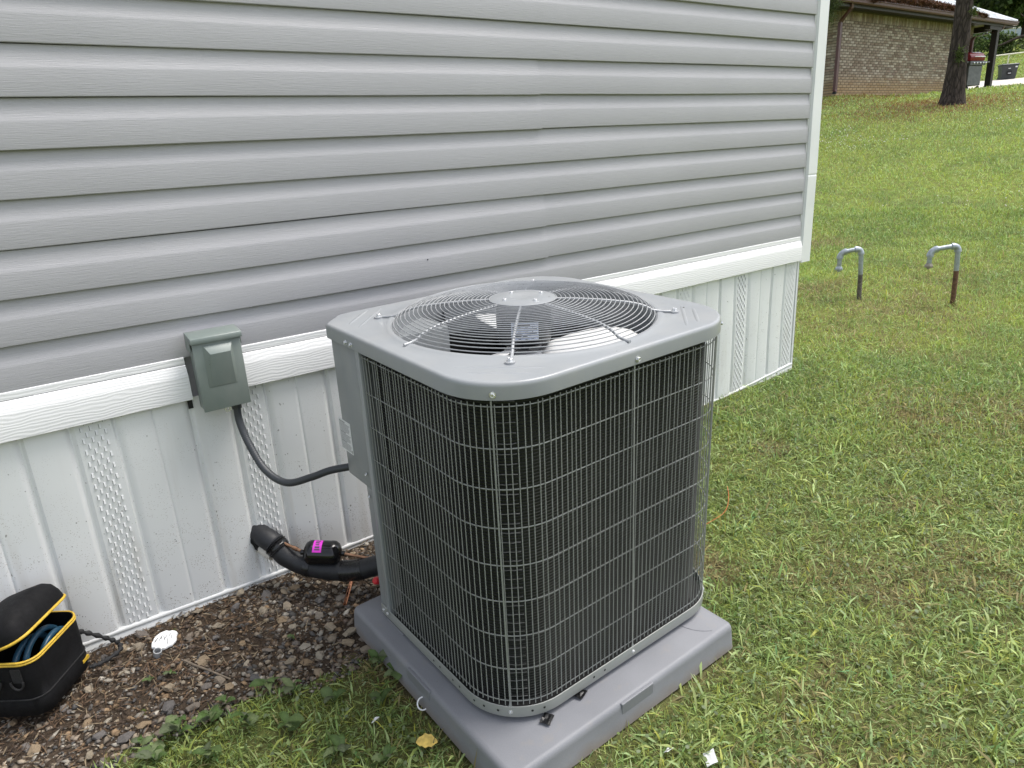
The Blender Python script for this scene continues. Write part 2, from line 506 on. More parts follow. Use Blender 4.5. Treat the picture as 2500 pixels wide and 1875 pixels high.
M['bin'] = mat_simple('dark_grey_bin', (.035, .042, .045), .5, 0, .15, 10)
M['rail'] = mat_simple('cream_rail_paint', (.66, .64, .50), .5)
M['concrete'] = mat_simple('pale_concrete', (.52, .48, .43), .85, 0, .12, 2, .2, 30)
M['foliage'] = mat_vcol('tree_foliage', .6, trans=.45, spec=.25)
M['far_wall'] = mat_simple('pale_blue_siding', (.45, .52, .56), .6)
M['far_roof'] = mat_simple('grey_shingle', (.16, .16, .17), .8)
M['glass'] = mat_simple('dark_window', (.03, .04, .05), .08)
M['clover'] = mat_simple('white_clover_bloom', (.72, .72, .62), .7)

# ------------------------------------------------------------------ terrain
TT = [-200, -20, 2, 3, 4.35, 6.07, 8, 10, 14, 18.55, 22, 28.8, 34, 42, 43.5, 54, 60, 76, 98, 200, 900]
TZ = [-2, -.35, -.01, .015, .085, .18, .37, .62, 1.22, 1.86, 2.10, 2.44, 2.62, 3.2, 3.3, 5.2, 6.1, 7.5, 10, 14, 20]
def ground(x, y, rough=True):
    x = np.asarray(x, float); y = np.asarray(y, float)
    t = x * .9 + (y + 2.36) * .43; v = -x * .43 + (y + 2.36) * .9
    w = .9
    z = (np.interp(t - w, TT, TZ) + np.interp(t + w, TT, TZ) + 2 * np.interp(t, TT, TZ)) / 4
    near = sstep(5, 2.5, t)
    z = z * (1 - near) + (np.interp(t, TT, TZ)) * near
    z = z + .2 * sstep(0, 1.8, v) * sstep(19, 21.5, t) * sstep(30, 25, t)
    z = z + .034 * sstep(-.9, -.05, y) * sstep(4.6, 3.4, x) * near
    if rough:
        k = sstep(30, 6, t)
        z = z + (fbm(x * 1.7, y * 1.7, 3) - .5) * .026 * sstep(1.4, 3.5, np.hypot(x - 1.1, y + .85)) * sstep(.3, 1.2, np.abs(y) + np.maximum(0, x - 3.9)) + (fbm(x * 9, y * 9, 5) - .5) * .014 * k
    return z

def axis_coords(parts):
    out = []
    for a, b, st in parts: out += list(np.arange(a, b, st))
    return np.array(out)
xs = axis_coords([(-240, -12, 24), (-12, -2, 1.0), (-2, 6.5, .09), (6.5, 12, .25), (12, 36, .6), (36, 70, 1.5), (70, 260, 12), (260, 900, 80)])
ys = axis_coords([(-240, -16, 24), (-16, -4, 1.0), (-4, 1.5, .09), (1.5, 6, .25), (6, 26, .6), (26, 60, 2), (60, 260, 12), (260, 900, 80)])
X, Y = np.meshgrid(xs, ys)
Z = ground(X, Y)
V = np.stack([X.ravel(), Y.ravel(), Z.ravel()], 1)
ny, nx = X.shape
idx = np.arange(nx * ny).reshape(ny, nx)
FQ = np.stack([idx[:-1, :-1].ravel(), idx[:-1, 1:].ravel(), idx[1:, 1:].ravel(), idx[1:, :-1].ravel()], 1)

TREE = (17.08, 5.04); PIPES = [(5.376, .462), (5.637, -.106)]
def straw(x, y):     # pine straw under the tree, worn turf round the pipes
    s = np.exp(-(((x - TREE[0] - .3) / 2.6) ** 2 + ((y - TREE[1] - .3) / 1.6) ** 2)) * (.55 + .9 * fbm(x * 1.5, y * 1.5, 9))
    s = s + .8 * np.exp(-(((x - 19.5) / 3.0) ** 2 + ((y - 8.3) / .9) ** 2)) * (.3 + fbm(x * 1.2, y * 1.2, 19))
    return np.clip(s, 0, 1)
def worn(x, y):
    p = np.exp(-(((x - 5.2) / .75) ** 2 + ((y - .15) / .55) ** 2)) * .75 + .4 * np.exp(-(((x - 6.5) / .6) ** 2 + ((y - .35) / .5) ** 2))
    p = p + .7 * sstep(.60, .78, fbm(x * 1.1, y * 1.1, 21)) * sstep(14, 5, np.hypot(x, y))
    p = p + .9 * sstep(.58, .76, fbm(x * 3.3 + 4, y * 3.3, 23)) * sstep(6, 2, np.hypot(x, y))
    p = p + .5 * np.exp(-((np.maximum(np.abs(x - 1.1) - .42, 0) / .05) ** 2)) * np.exp(-((np.maximum(np.abs(y + .85) - .42, 0) / .05) ** 2))
    return np.clip(p * (.25 + .9 * fbm(x * 5, y * 5, 33)), 0, 1)

def lawn_colour(x, y):
    d = np.hypot(x, y + 2.36)
    n = .5 * fbm(x * .9, y * .9, 41) + .5 * fbm(x * 3.1, y * 3.1, 47); n2 = fbm(x * .25, y * .25, 43)
    near = np.array([.285, .365, .098]); mid = np.array([.30, .39, .078]); cool = np.array([.16, .255, .066])
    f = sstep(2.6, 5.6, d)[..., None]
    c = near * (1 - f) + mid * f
    k = sstep(.48, .68, n)[..., None] * .65
    c = c * (1 - k) + cool * k
    k = sstep(.5, .8, n2)[..., None] * .4
    c = c * (1 - k) + np.array([.27, .33, .075]) * k
    return c
base_c = lawn_colour(V[:, 0], V[:, 1]) * (.62 - .27 * sstep(5.5, 3.5, np.hypot(V[:, 0], V[:, 1] + 2.36)))[:, None]  # near ground darkened: shade in the gaps between blades painted in
s = straw(V[:, 0], V[:, 1])[:, None]; base_c = base_c * (1 - s) + np.array([.15, .085, .045]) * s
s = worn(V[:, 0], V[:, 1])[:, None]; base_c = base_c * (1 - s) + np.array([.15, .115, .068]) * s
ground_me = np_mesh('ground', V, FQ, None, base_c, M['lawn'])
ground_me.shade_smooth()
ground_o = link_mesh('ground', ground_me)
tag(ground_o, kind='structure')

# ------------------------------------------------------------------ manufactured home
XL, XR = -2.6, 3.745
LAP0, S = .886, .127
home = empty('manufactured_home', (0, 0, 0))
tag(home, 'grey vinyl sided manufactured home with white band and white ribbed skirting', 'house')

def plank(x0, x1, c, dy=0.0, dz=0.0, top=None):
    z0 = LAP0 + S * c + dz
    prof = [(.004, .0), (-.0135, -.0015), (-.0158, .0002), (-.0162, .003), (-.0158, .035), (-.0150, .066), (-.0138, .0725), (-.0112, .079), (-.0075, .094), (-.0045, .110), (-.0025, .1262), (.004, .128)]
    mb = MB(); n = 14
    # slight waviness of long vinyl
    rs = []
    for i in range(n + 1):
        x = x0 + (x1 - x0) * i / n
        w = .0011 * math.sin(x * 1.7 + c * 2.1) + .0007 * math.sin(x * 4.3 + c)
        rs.append([(x, y + dy + w * .6, z0 + z + w) for y, z in prof])
    n2 = len(prof)
    mb.rings(rs, close=False)
    # end faces
    mb.add(rs[0] + [(x0, .006, z0 + .128), (x0, .006, z0)], [tuple(range(n2 + 2))])
    mb.add(rs[-1] + [(x1, .006, z0 + .128), (x1, .006, z0)], [tuple(range(n2 + 2))[::-1]])
    return mb.build('siding_plank', M['siding'], home, smooth=28)

SEAM = {6: 1.881, 5: 1.884, 2: 1.887, 1: 1.889, 10: .9, 9: .9, 13: 2.7, 14: 2.7}
for c in range(0, 17):
    if c in SEAM:
        plank(XL, SEAM[c], c, -.0036, -.0022)
        plank(SEAM[c] - .03, XR, c)
    else:
        plank(XL, XR, c)

# sheathing core closes the house
MB().box(XL, 3.80, .012, 4.6, -.15, LAP0 + S * 17).build('wall_core', M['siding'], home)
# corner post with a small crease
mb = MB()
def post_ring(z, dx=0.0, dy=0.0):
    return [(3.752 + dx, .006, z), (3.752 + dx, -.012 + dy, z), (3.760 + dx, -.024 + dy, z), (3.842 + dx, -.024 + dy, z), (3.850 + dx, -.016 + dy, z), (3.850 + dx, .10, z), (3.80, .10, z), (3.80, .006, z)]
mb.rings([post_ring(z, dx, dy) for z, dx, dy in ((.738, 0, 0), (1.0, .001, 0), (1.215, .002, -.001), (1.222, .0015, .0012), (1.23, .0025, -.001), (1.6, 0, 0), (2.2, 0, 0), (3.05, 0, 0))][::1], cap0=True, cap1=True)
mb.build('corner_post', M['white_trim'], home)
MB().box(3.7435, 3.7515, -.010, .006, LAP0 - .002, 3.05).build('side_channel', M['track'], home)
# starter strip below the lowest course and the wood-grain band board
BX0, BX1 = .417, .588      # the band is cut out round the disconnect box
def strip(name, x0, x1, prof, mat, n=10):
    mb = MB(); rs = []
    for i in range(n + 1):
        x = x0 + (x1 - x0) * i / n; w = .0009 * math.sin(x * 2.3)
        rs.append([(x, y, z + w) for y, z in prof])
    mb.rings(rs, close=True, cap0=True, cap1=True)
    return mb.build(name, mat, home, smooth=25)
prof_s = [(.004, .8885), (-.0165, .8878), (-.0185, .886), (-.019, .866), (.004, .866)][::-1]
prof_b = [(.004, .8645), (-.0200, .8635), (-.0225, .8615), (-.0335, .8330), (-.0345, .829), (-.0345, .7535), (-.0325, .7515), (.004, .7515)][::-1]
for x0, x1 in ((XL, BX0), (BX1, 3.742)):
    strip('starter_strip', x0, x1, prof_s, M['grain']); strip('band_board', x0, x1, prof_b, M['grain'])

def skirt_base(x): return float(np.interp(x, [-3, 0, .5, 1.0, 3.1, 3.75], [.045, .042, .034, .036, .068, .125]))
def skirting_panel(c, x0=None, x1=None):
    """one ribbed panel with the vent strip centred on x = c"""
    a, b = c - .293, c + .164
    px = [(a, -.0060), (a + .004, -.0078), (a + .009, -.0085), (a + .086, -.0085), (a + .096, -.0075), (a + .106, -.001), (a + .112, -.001), (a + .120, -.0080), (a + .130, -.009),
          (a + .214, -.009), (a + .222, -.0075), (a + .231, .000), (a + .236, .000), (a + .246, -.0062),
          (c - .039, -.0062), (c + .039, -.0062), (c + .050, -.0062), (c + .056, .000), (c + .061, .000), (c + .070, -.0055), (c + .083, -.0085), (b - .012, -.0085), (b - .004, -.0084), (b, -.0062)]
    if x0 is not None: px = [p for p in px if p[0] >= x0]
    if x1 is not None: px = [p for p in px if p[0] <= x1]
    mb = MB(); rs = []
    for k in range(7):
        f = k / 6
        row = []
        for x, y in px:
            zb = skirt_base(x) + .004
            z = zb + (.756 - zb) * f
            bow = -.004 * math.sin(math.pi * f) * math.sin(x * 8.3)
            row.append((x, y * 1.4 + bow, z))
        rs.append(row)
    mb.rings([r[::-1] for r in rs][::-1], close=False)
    o = mb.build('skirting_panel', M['skirt'], home, smooth=40)
    # pressed louvres of the vent strip
    lv = MB()
    cols = 6
    for i in range(cols):
        x = c - .031 + .0124 * i
        if (x0 is not None and x < x0) or (x1 is not None and x > x1): continue
        z = skirt_base(x) + .016 + (.0185 if i % 2 else 0)
        while z < .742:
            f = (z - skirt_base(x)) / .71; bow = -.004 * math.sin(math.pi * f) * math.sin(x * 8.3)
            y = -.0062 * 1.4 + bow
            # scoop: proud and rounded at the foot, flush at the head, open dark slot on one side
            lv.add([(x - .0032, y, z), (x + .0032, y, z), (x + .0032, y, z + .017), (x - .0032, y, z + .017), (x - .0026, y - .0042, z + .002), (x + .0026, y - .0042, z + .002), (x + .0022, y - .0016, z + .013), (x - .0022, y - .0016, z + .013)],
                   [(0, 1, 5, 4), (4, 5, 6, 7), (1, 2, 6, 5), (2, 3, 7, 6)], 0)
            lv.add([(x - .0034, y - .0004, z + .001), (x - .0022, y - .0004, z + .001), (x - .0022, y - .0004, z + .016), (x - .0034, y - .0004, z + .016)], [(0, 1, 2, 3)], 1)
            z += .037
    if lv.v: lv.build('vent_strip', [M['skirt'], M['dark']], o)
    return o
LC = .1335
for k in range(-5, 6): skirting_panel(LC + .457 * k, x1=2.483 if k == 5 else None)
# right-hand run, its joint with the left run stands behind the unit
for c in (2.775, 3.232, 3.689): skirting_panel(c, x0=2.33 if c < 2.8 else None, x1=3.752)
MB().box(3.745, 3.757, -.012, .3, .09, .7505).build('skirting_corner', M['skirt'], home)
# bottom track: rounded bead, then a fluted face down to the soil
mb = MB(); rs = []
for i in range(41):
    x = XL + (3.752 - XL) * i / 40; b = skirt_base(x) + .0012 * math.sin(x * 7)
    rs.append([(x, y, b + z) for y, z in ((.004, .010), (-.011, .010), (-.016, .006), (-.0165, -.001), (-.013, -.006), (-.0145, -.009), (-.018, -.022), (-.0165, -.0235), (-.0195, -.034), (-.018, -.0355), (-.024, -.050), (-.024, -.075), (.004, -.075))])
mb.rings([r[::-1] for r in rs], close=True, cap0=True, cap1=True)
mb.build('bottom_track', M['track'], home, smooth=50)
# dark block put in for the shade of the cut gap beside the disconnect
MB().box(.402, .4165, -.0165, -.0125, .720, .7505).build('cutout_shade', M['dark'], home)
# jagged hole where the line set leaves the skirting
mb = MB(); pts = []
for k in range(22):
    a = 2 * math.pi * k / 22
    rx, rz = .037 * random.uniform(.9, 1.12), .050 * random.uniform(.9, 1.1)
    pts.append((.549 + rx * math.cos(a), -.0150, .190 + rz * math.sin(a)))
mb.add(pts, [tuple(range(22))])
mb.build('line_set_hole', M['dark'], home)
# tiny nail head / wasp spot on the siding
MB().lathe([(.0035, 0), (.0028, -.003), (.001, -.004)], 8, (1.313, -.0165, 1.075), 'y').build('nail_head', M['dark'], home)

# ------------------------------------------------------------------ gravel bed
GB = [(-.9, -.52), (-.148, -.50), (-.068, -.545), (-.008, -.51), (.064, -.505), (.181, -.525), (.346, -.52), (.489, -.60), (.608, -.59), (.72, -.62)]
def bed_edge(x):
    return np.interp(x, [p[0] for p in GB] + [.9, 1.6, 2.0, 2.35], [p[1] for p in GB] + [-.45, -.40, -.25, -.02])
def in_bed(x, y, m=0.0): return (y < .03) & (y > bed_edge(x) + m) & (x < 2.35)
gx = np.arange(-2.4, 2.4, .03); gy = np.linspace(0, 1, 26)
GX, GF = np.meshgrid(gx, gy)
GY = .02 + (bed_edge(GX) - .02 + .03 * (fbm(GX * 14, GX * 0, 8) - .5)) * GF
GZ = ground(GX, GY) + .005 + .012 * (fbm(GX * 18, GY * 18, 12) - .5) - .006 * sstep(.9, 1, GF)
iv = np.arange(GX.size).reshape(GX.shape)
bed_me = np_mesh('gravel_bed', np.stack([GX.ravel(), GY.ravel(), GZ.ravel()], 1), np.stack([iv[:-1, :-1].ravel(), iv[1:, :-1].ravel(), iv[1:, 1:].ravel(), iv[:-1, 1:].ravel()], 1), None, None, M['soil'])
bed_me.shade_smooth()
bed = link_mesh('gravel_bed', bed_me); tag(bed, kind='structure')
def bed_z(x, y): return float(ground(x, y)) + .005 + .012 * (float(fbm(x * 18, y * 18, 12)) - .5)

def stone_mesh(name, mat, seed):
    rnd = random.Random(seed)
    bm = bmesh.new(); bmesh.ops.create_icosphere(bm, subdivisions=1, radius=1)
    ax = Vector((rnd.uniform(.75, 1.15), rnd.uniform(.55, .9), rnd.uniform(.22, .46)))
    for v in bm.verts:
        v.co = Vector((v.co.x * ax.x, v.co.y * ax.y, v.co.z * ax.z)) * rnd.uniform(.78, 1.16)
    # chop with a couple of planes for angular faces
    for k in range(4):
        n = Vector((rnd.uniform(-1, 1), rnd.uniform(-1, 1), rnd.uniform(-.4, 1))).normalized(); d = rnd.uniform(.38, .6)
        for v in bm.verts:
            q = v.co.dot(n) - d
            if q > 0: v.co -= n * q
    me = bpy.data.meshes.new(name); bm.to_mesh(me); bm.free(); me.materials.append(mat)
    return me
SM = [stone_mesh('stone', M['stone'], 100 + i) for i in range(12)]
PADX0, PADX1, PADY0, PADY1 = .66, 1.56, -1.32, -.42
def clear_of_pad(x, y, m=.0): return not (PADX0 - m < x < PADX1 + m and PADY0 - m < y < PADY1 + m)
placed = []
tries = 0
big = [(.40, -.10, .034), (.565, -.13, .030), (.60, -.135, .033), (.33, -.16, .03), (.47, -.19, .034), (.545, -.215, .028), (.645, -.25, .034), (.685, -.32, .03), (.66, -.47, .045), (.69, -.52, .036), (.635, -.51, .036), (.60, -.46, .034), (.665, -.57, .034), (.52, -.44, .034), (.46, -.47, .036), (.50, -.50, .03), (.54, -.50, .032), (.35, -.47, .034), (.28, -.46, .03), (.12, -.43, .04), (.05, -.45, .035), (.0, -.47, .034), (.18, -.47, .036), (.24, -.16, .035), (.10, -.10, .04), (.06, -.08, .036), (.14, -.35, .033), (.25, -.30, .036), (-.05, -.42, .03), (.73, -.2, .03)]
while len(placed) < 300 and tries < 9000:
    tries += 1
    if len(placed) < len(big):
        x, y, r = big[len(placed)]; r *= .82
    else:
        x = random.uniform(-.55, .86); y = random.uniform(-.60, -.02)
        r = min(.028, .0080 * random.paretovariate(1.7)) if random.random() < .75 else random.uniform(.012, .023)
        if not bool(in_bed(x, y, .0)) or not clear_of_pad(x, y, r * .6): continue
        if x < .42 and y > -.36 and random.random() < .55: continue
        if any((x - a) ** 2 + (y - b) ** 2 < ((r + c) * .72) ** 2 for a, b, c in placed): continue
    placed.append((x, y, r))
    o = bpy.data.objects.new('stone', SM[len(placed) % 12]); col.objects.link(o); o.parent = bed
    o.location = (x, y, bed_z(x, y) + r * .24); o.scale = (r, r, r)
    o.rotation_euler = (random.gauss(0, .35), random.gauss(0, .35), random.uniform(0, 6.28))
# small chips, one mass
def chip_mesh(n):
    base = np.array([[1, 0, 0], [-1, 0, 0], [0, 1, 0], [0, -1, 0], [0, 0, 1], [0, 0, -1]], float)
    tri = np.array([[0, 2, 4], [2, 1, 4], [1, 3, 4], [3, 0, 4], [2, 0, 5], [1, 2, 5], [3, 1, 5], [0, 3, 5]])
    x = RNG.uniform(-.6, 1.9, n * 3); y = RNG.uniform(-.64, -.015, n * 3)
    ok = in_bed(x, y, -.03) & ~((x > PADX0) & (x < PADX1) & (y < PADY1)); ok &= (RNG.random(len(x)) < np.where((x < .42) & (y > -.36), .6, 1.0)); ok &= (RNG.random(len(x)) < np.where(x > .95, .35, 1))
    x, y = x[ok][:n], y[ok][:n]; n = len(x)
    r = np.clip(.0038 * (RNG.pareto(2.0, n) + 1), 0, .015)
    sc = np.stack([r * RNG.uniform(.8, 1.4, n), r * RNG.uniform(.6, 1.0, n), r * RNG.uniform(.3, .7, n)], 1)
    Vv = base[None] * RNG.uniform(.7, 1.25, (n, 6, 1)) * sc[:, None, :]
    a = RNG.uniform(0, 6.28, n); c, s_ = np.cos(a)[:, None], np.sin(a)[:, None]
    tl = RNG.normal(0, .35, n)[:, None]
    vx = Vv[..., 0] * c - Vv[..., 1] * s_; vy = Vv[..., 0] * s_ + Vv[..., 1] * c; vz = Vv[..., 2] + vx * tl
    z = ground(x, y) + .005 + .012 * (fbm(x * 18, y * 18, 12) - .5)
    Vv = np.stack([vx + x[:, None], vy + y[:, None], vz + (z + r * .15)[:, None]], 2)
    pal = np.array([[.10, .095, .09], [.17, .15, .13], [.22, .18, .14], [.30, .25, .19], [.26, .18, .11], [.13, .10, .08], [.36, .33, .28]])
    C = pal[RNG.integers(0, len(pal), n)] * RNG.uniform(.6, 1.1, (n, 1))
    T = (tri[None] + (np.arange(n) * 6)[:, None, None]).reshape(-1, 3)
    return np_mesh('gravel_chips', Vv.reshape(-1, 3), None, T, np.repeat(C, 6, 0), M['chips'])
ch = link_mesh('gravel_chips', chip_mesh(6500), parent=bed); tag(ch, kind='stuff')
# shredded bark and needles lying in the soil
def shreds(n):
    x = RNG.uniform(-.6, 1.6, n * 3); y = RNG.uniform(-.6, -.01, n * 3)
    ok = in_bed(x, y) & ~((x > PADX0) & (x < PADX1) & (y < PADY1))
    ok &= RNG.random(len(x)) < np.where((x < .5) & (y > -.38), 1.0, .35)
    x, y = x[ok][:n], y[ok][:n]; n = len(x)
    L = RNG.uniform(.008, .045, n); w = RNG.uniform(.0006, .0022, n); a = RNG.uniform(0, 6.28, n)
    dx, dy = np.cos(a), np.sin(a); z = ground(x, y) + .007 + .012 * (fbm(x * 18, y * 18, 12) - .5) + RNG.uniform(0, .008, n)
    t0 = RNG.normal(0, .18, n); bend = RNG.normal(0, .25, n)
    P = []
    for f, ww in ((-.5, .6), (0, 1), (.5, .5)):
        bx = x + dx * L * f - dy * L * bend * (f * f - .1); by = y + dy * L * f + dx * L * bend * (f * f - .1); bz = z + t0 * L * f + .002
        P += [np.stack([bx - dy * w * ww, by + dx * w * ww, bz], 1), np.stack([bx + dy * w * ww, by - dx * w * ww, bz + w * .6], 1)]
    Vv = np.stack(P, 1); o = (np.arange(n) * 6)[:, None]
    Q = np.concatenate([np.array([[0, 1, 3, 2]]) + o, np.array([[2, 3, 5, 4]]) + o])
    pal = np.array([[.08, .052, .034], [.12, .078, .05], [.06, .043, .032], [.21, .165, .11], [.05, .037, .028], [.14, .09, .055]])
    C = pal[RNG.integers(0, len(pal), n)] * RNG.uniform(.7, 1.2, (n, 1))
    return np_mesh('bark_shreds', Vv.reshape(-1, 3), Q, None, np.repeat(C, 6, 0), M['chips'])
sh = link_mesh('bark_shreds', shreds(3400), parent=bed); tag(sh, kind='stuff')

# ------------------------------------------------------------------ equipment pad and condenser frame
O = Vector((1.1, -.85, .085))
UM = Matrix(((0.99963387, -0.02393073, -0.01262739), (0.02347808, 0.99911663, -0.03485302), (0.01345029, 0.0345438, 0.99931267)))
UROT = UM.to_euler()

pad = empty('equipment_pad', O, UROT)
tag(pad, 'square grey plastic equipment pad under the air conditioner', 'equipment pad')
px0, px1, py0, py1 = -.412, .422, -.432, .40
def rrect(x0, x1, y0, y1, r, n=6):
    out = []
    for cx, cy, a0 in ((x0 + r, y0 + r, 180), (x1 - r, y0 + r, 270), (x1 - r, y1 - r, 0), (x0 + r, y1 - r, 90)):
        for k in range(n + 1):
            a = R(a0 + 90 * k / n); out.append((cx + r * math.cos(a), cy + r * math.sin(a)))
    return out
mb = MB(); rs = []
for off, z in ((.010, -.080), (.009, -.078), (.003, -.018), (.001, -.010), (-.003, -.004), (-.008, -.001), (-.013, 0)):
    rs.append([(x, y, z) for x, y in rrect(px0 - off, px1 + off, py0 - off, py1 + off, .018 + off)])
mb.rings(rs, cap0=True, cap1=True)
mb.build('pad_body', M['pad'], pad, smooth=40)
mb = MB().box(px0 - .0052, px0 + .004, -.070, .048, -.036, -.0025); mb.build('left_nameplate', M['pad'], pad, bevel=(.002, 2))
mb = MB().box(-.055, .065, py0 - .0052, py0 + .004, -.036, -.0025); mb.build('front_nameplate', M['pad'], pad, bevel=(.002, 2))
for x, y, a in ((-.185, -.262, 0), (.25, -.262, 0), (-.30, .22, 0)):    # raised bosses moulded in the top
    MB().box(x - .06, x + .055, y - .05, y + .05, -.002, .0055).build('raised_boss', M['pad'], pad, bevel=(.003, 2))
for x, y, rr_ in ((.40, -.32, .105), (.40, -.10, .105)):
    pts = [(x + rr_ * math.cos(R(a)), y + rr_ * math.sin(R(a)), .0003) for a in range(150, 246, 6)]
    MB().tube(pts, .0012, 6).build('moulded_arc', M['pad'], pad)
# dirt crumb on the pad edge
for nm, (x, y), a in (('tape_scrap', (-.239, -.352), .5), ('tape_scrap', (-.117, -.343), .35)):
    mb = MB(); n = 5
    g = [[(.017 * (i / (n - 1) - .5) * 2 * random.uniform(.9, 1.1), .014 * (j / (n - 1) - .5) * 2 * random.uniform(.9, 1.1), .002 + .004 * random.random()) for i in range(n)] for j in range(n)]
    mb.rings(g, close=False)
    t = mb.build(nm, M['tape'], None, loc=O + UM @ Vector((x, y, .0035)), rot=(UROT.x, UROT.y, a))
    m = t.modifiers.new('s', 'SOLIDIFY'); m.thickness = .0012
    tag(t, 'crumpled black tape scrap on the pad ' + ('nearest the front corner' if x < -.2 else 'further right, close under the base rim'), 'tape scrap')

# ------------------------------------------------------------------ air conditioner
ac = empty('air_conditioner', O, UROT)
tag(ac, 'grey outdoor air conditioning condenser with wire guard and domed fan grille', 'air conditioner')
AX0, AX1, AY0, AY1, AR = -.36, .500, -.345, .490, .170
def path(inset, y_start=.235, x_end=.05, n_arc=18, step=None):
    """left face (from y_start) -> front-left corner -> front -> front-right -> right -> back-right -> back"""
    x0, x1, y0, y1, r = AX0 + inset, AX1 - inset, AY0 + inset, AY1 - inset, AR - inset
    pts = [(x0, y_start)]
    k = 6
    for i in range(1, k): pts.append((x0, y_start + (y0 + r - y_start) * i / k))
    for i in range(n_arc + 1): a = R(180 + 90 * i / n_arc); pts.append((x0 + r + r * math.cos(a), y0 + r + r * math.sin(a)))
    for i in range(1, 8): pts.append((x0 + r + (x1 - x0 - 2 * r) * i / 8, y0))
    for i in range(n_arc + 1): a = R(270 + 90 * i / n_arc); pts.append((x1 - r + r * math.cos(a), y0 + r + r * math.sin(a)))
    for i in range(1, 6): pts.append((x1, y0 + r + (y1 - y0 - 2 * r) * i / 6))
    for i in range(n_arc + 1): a = R(90 * i / n_arc); pts.append((x1 - r + r * math.cos(a), y1 - r + r * math.sin(a)))
    pts.append((x_end, y1))
    return pts
def resample(pts, step=None, n=None):
    p = np.array(pts); d = np.r_[0, np.cumsum(np.hypot(*np.diff(p, axis=0).T))]
    s = np.arange(0, d[-1], step) if step else np.linspace(0, d[-1], n)
    return np.stack([np.interp(s, d, p[:, 0]), np.interp(s, d, p[:, 1])], 1)
def outline(off, n_arc=16, cut=False):
    """whole footprint incl. chamfered back-left corner, counter-clockwise from back-left"""
    x0, x1, y0, y1, r = AX0 - off, AX1 + off, AY0 - off, AY1 + off, AR + off
    c = .078
    pts = [(x0, y1 - c), (x0, y1 - c - .12), (x0, y0 + r + .12)]
    for i in range(n_arc + 1): a = R(180 + 90 * i / n_arc); pts.append((x0 + r + r * math.cos(a), y0 + r + r * math.sin(a)))
    for f in (.33, .66): pts.append((x0 + r + (x1 - x0 - 2 * r) * f, y0))
    for i in range(n_arc + 1): a = R(270 + 90 * i / n_arc); pts.append((x1 - r + r * math.cos(a), y0 + r + r * math.sin(a)))
    for f in (.33, .66): pts.append((x1, y0 + r + (y1 - y0 - 2 * r) * f))
    for i in range(n_arc + 1): a = R(90 * i / n_arc); pts.append((x1 - r + r * math.cos(a), y1 - r + r * math.sin(a)))
    pts += [(x0 + c + .2, y1), (x0 + c + .02, y1), (x0 + c - .006, y1 - .004), (x0 + .004, y1 - c + .010)]
    if cut:
        pts = [(x0, .292), (x0, .17), (x0, y0 + r + .12)] + pts[3:-4] + [(-.02, y1), (-.06, y1), (-.075, y1 - .006), (x0 + .012, .300)]
    return pts
CX, CY = .070, .0725
# base pan
mb = MB(); rs = []
for off, z in ((-.012, .006), (-.004, .012), (.000, .016), (.001, .018), (.001, .049), (-.0012, .0495), (-.0015, .030), (-.004, .0295)):
    rs.append([(x, y, z) for x, y in outline(off, cut=True)])
mb.rings(rs, cap0=True, cap1=True)
mb.build('base_pan', M['basepan'], ac, smooth=35)
MB().prism(outline(-.005, cut=True), .0297, .0318).build('pan_floor', M['dark'], ac)
for ang, w in ((0, 0), (1, 0), (2, 0), (3, 0)): pass
for s_ in (-.24, -.12, .02, .3):     # drain and mounting holes in the rim
    pass
mb = MB()
rimp = resample(path(-.0012), step=.004)
for k in (62, 70, 128, 150, 158, 86, 94, 110, 118, 200, 210):
    if k < len(rimp):
        x, y = rimp[k]; dx, dy = rimp[k + 1] - rimp[k - 1]; l = math.hypot(dx, dy); n = Vector((dy / l, -dx / l, 0)); t = Vector((dx / l, dy / l, 0))
        c = Vector((x, y, .034)) + n * .0008
        mb.add([c + (t * math.cos(a) + Vector((0, 0, 1)) * math.sin(a)) * .0034 for a in [6.283 * i / 10 for i in range(10)]], [tuple(range(10))])
mb.build('rim_holes', M['dark'], ac)

# coil
cp = resample(path(.036, .215, .06), n=114)
mb = MB(); rs = []
z = .034; k = 0
nrm = np.zeros_like(cp); d = np.gradient(cp, axis=0); nrm[:, 0] = d[:, 1]; nrm[:, 1] = -d[:, 0]; nrm /= np.linalg.norm(nrm, axis=1)[:, None]
while z < .876:
    for dz, o in ((0, .0), (.0012, .0022), (.0052, .0030), (.0066, .0)):
        rs.append([(x + n0 * o, y + n1 * o, z + dz) for (x, y), (n0, n1) in zip(cp, nrm)])
    z += .00840; k += 1
mb.rings(rs, close=False)
mb.build('coil_fins', M['coil'], ac)
ci = resample(path(.064, .245, .03), n=90)
MB().rings([[(x, y, .034) for x, y in ci], [(x, y, .876) for x, y in ci]], close=False).build('coil_inner_face', M['dark'], ac)
# bare tube bends showing at the front-left corner
mb = MB(); z = .05; r = AR - .036 + .0022; cx, cy = AX0 + AR, AY0 + AR
while z < .87:
    mb.tube([(cx + r * math.cos(R(a)), cy + r * math.sin(R(a)), z + random.uniform(-.001, .001)) for a in range(222, 246, 4)], .0014, 6); z += .0254
tag(mb.build('tube_bends', M['tube'], ac, smooth=60), kind='stuff')

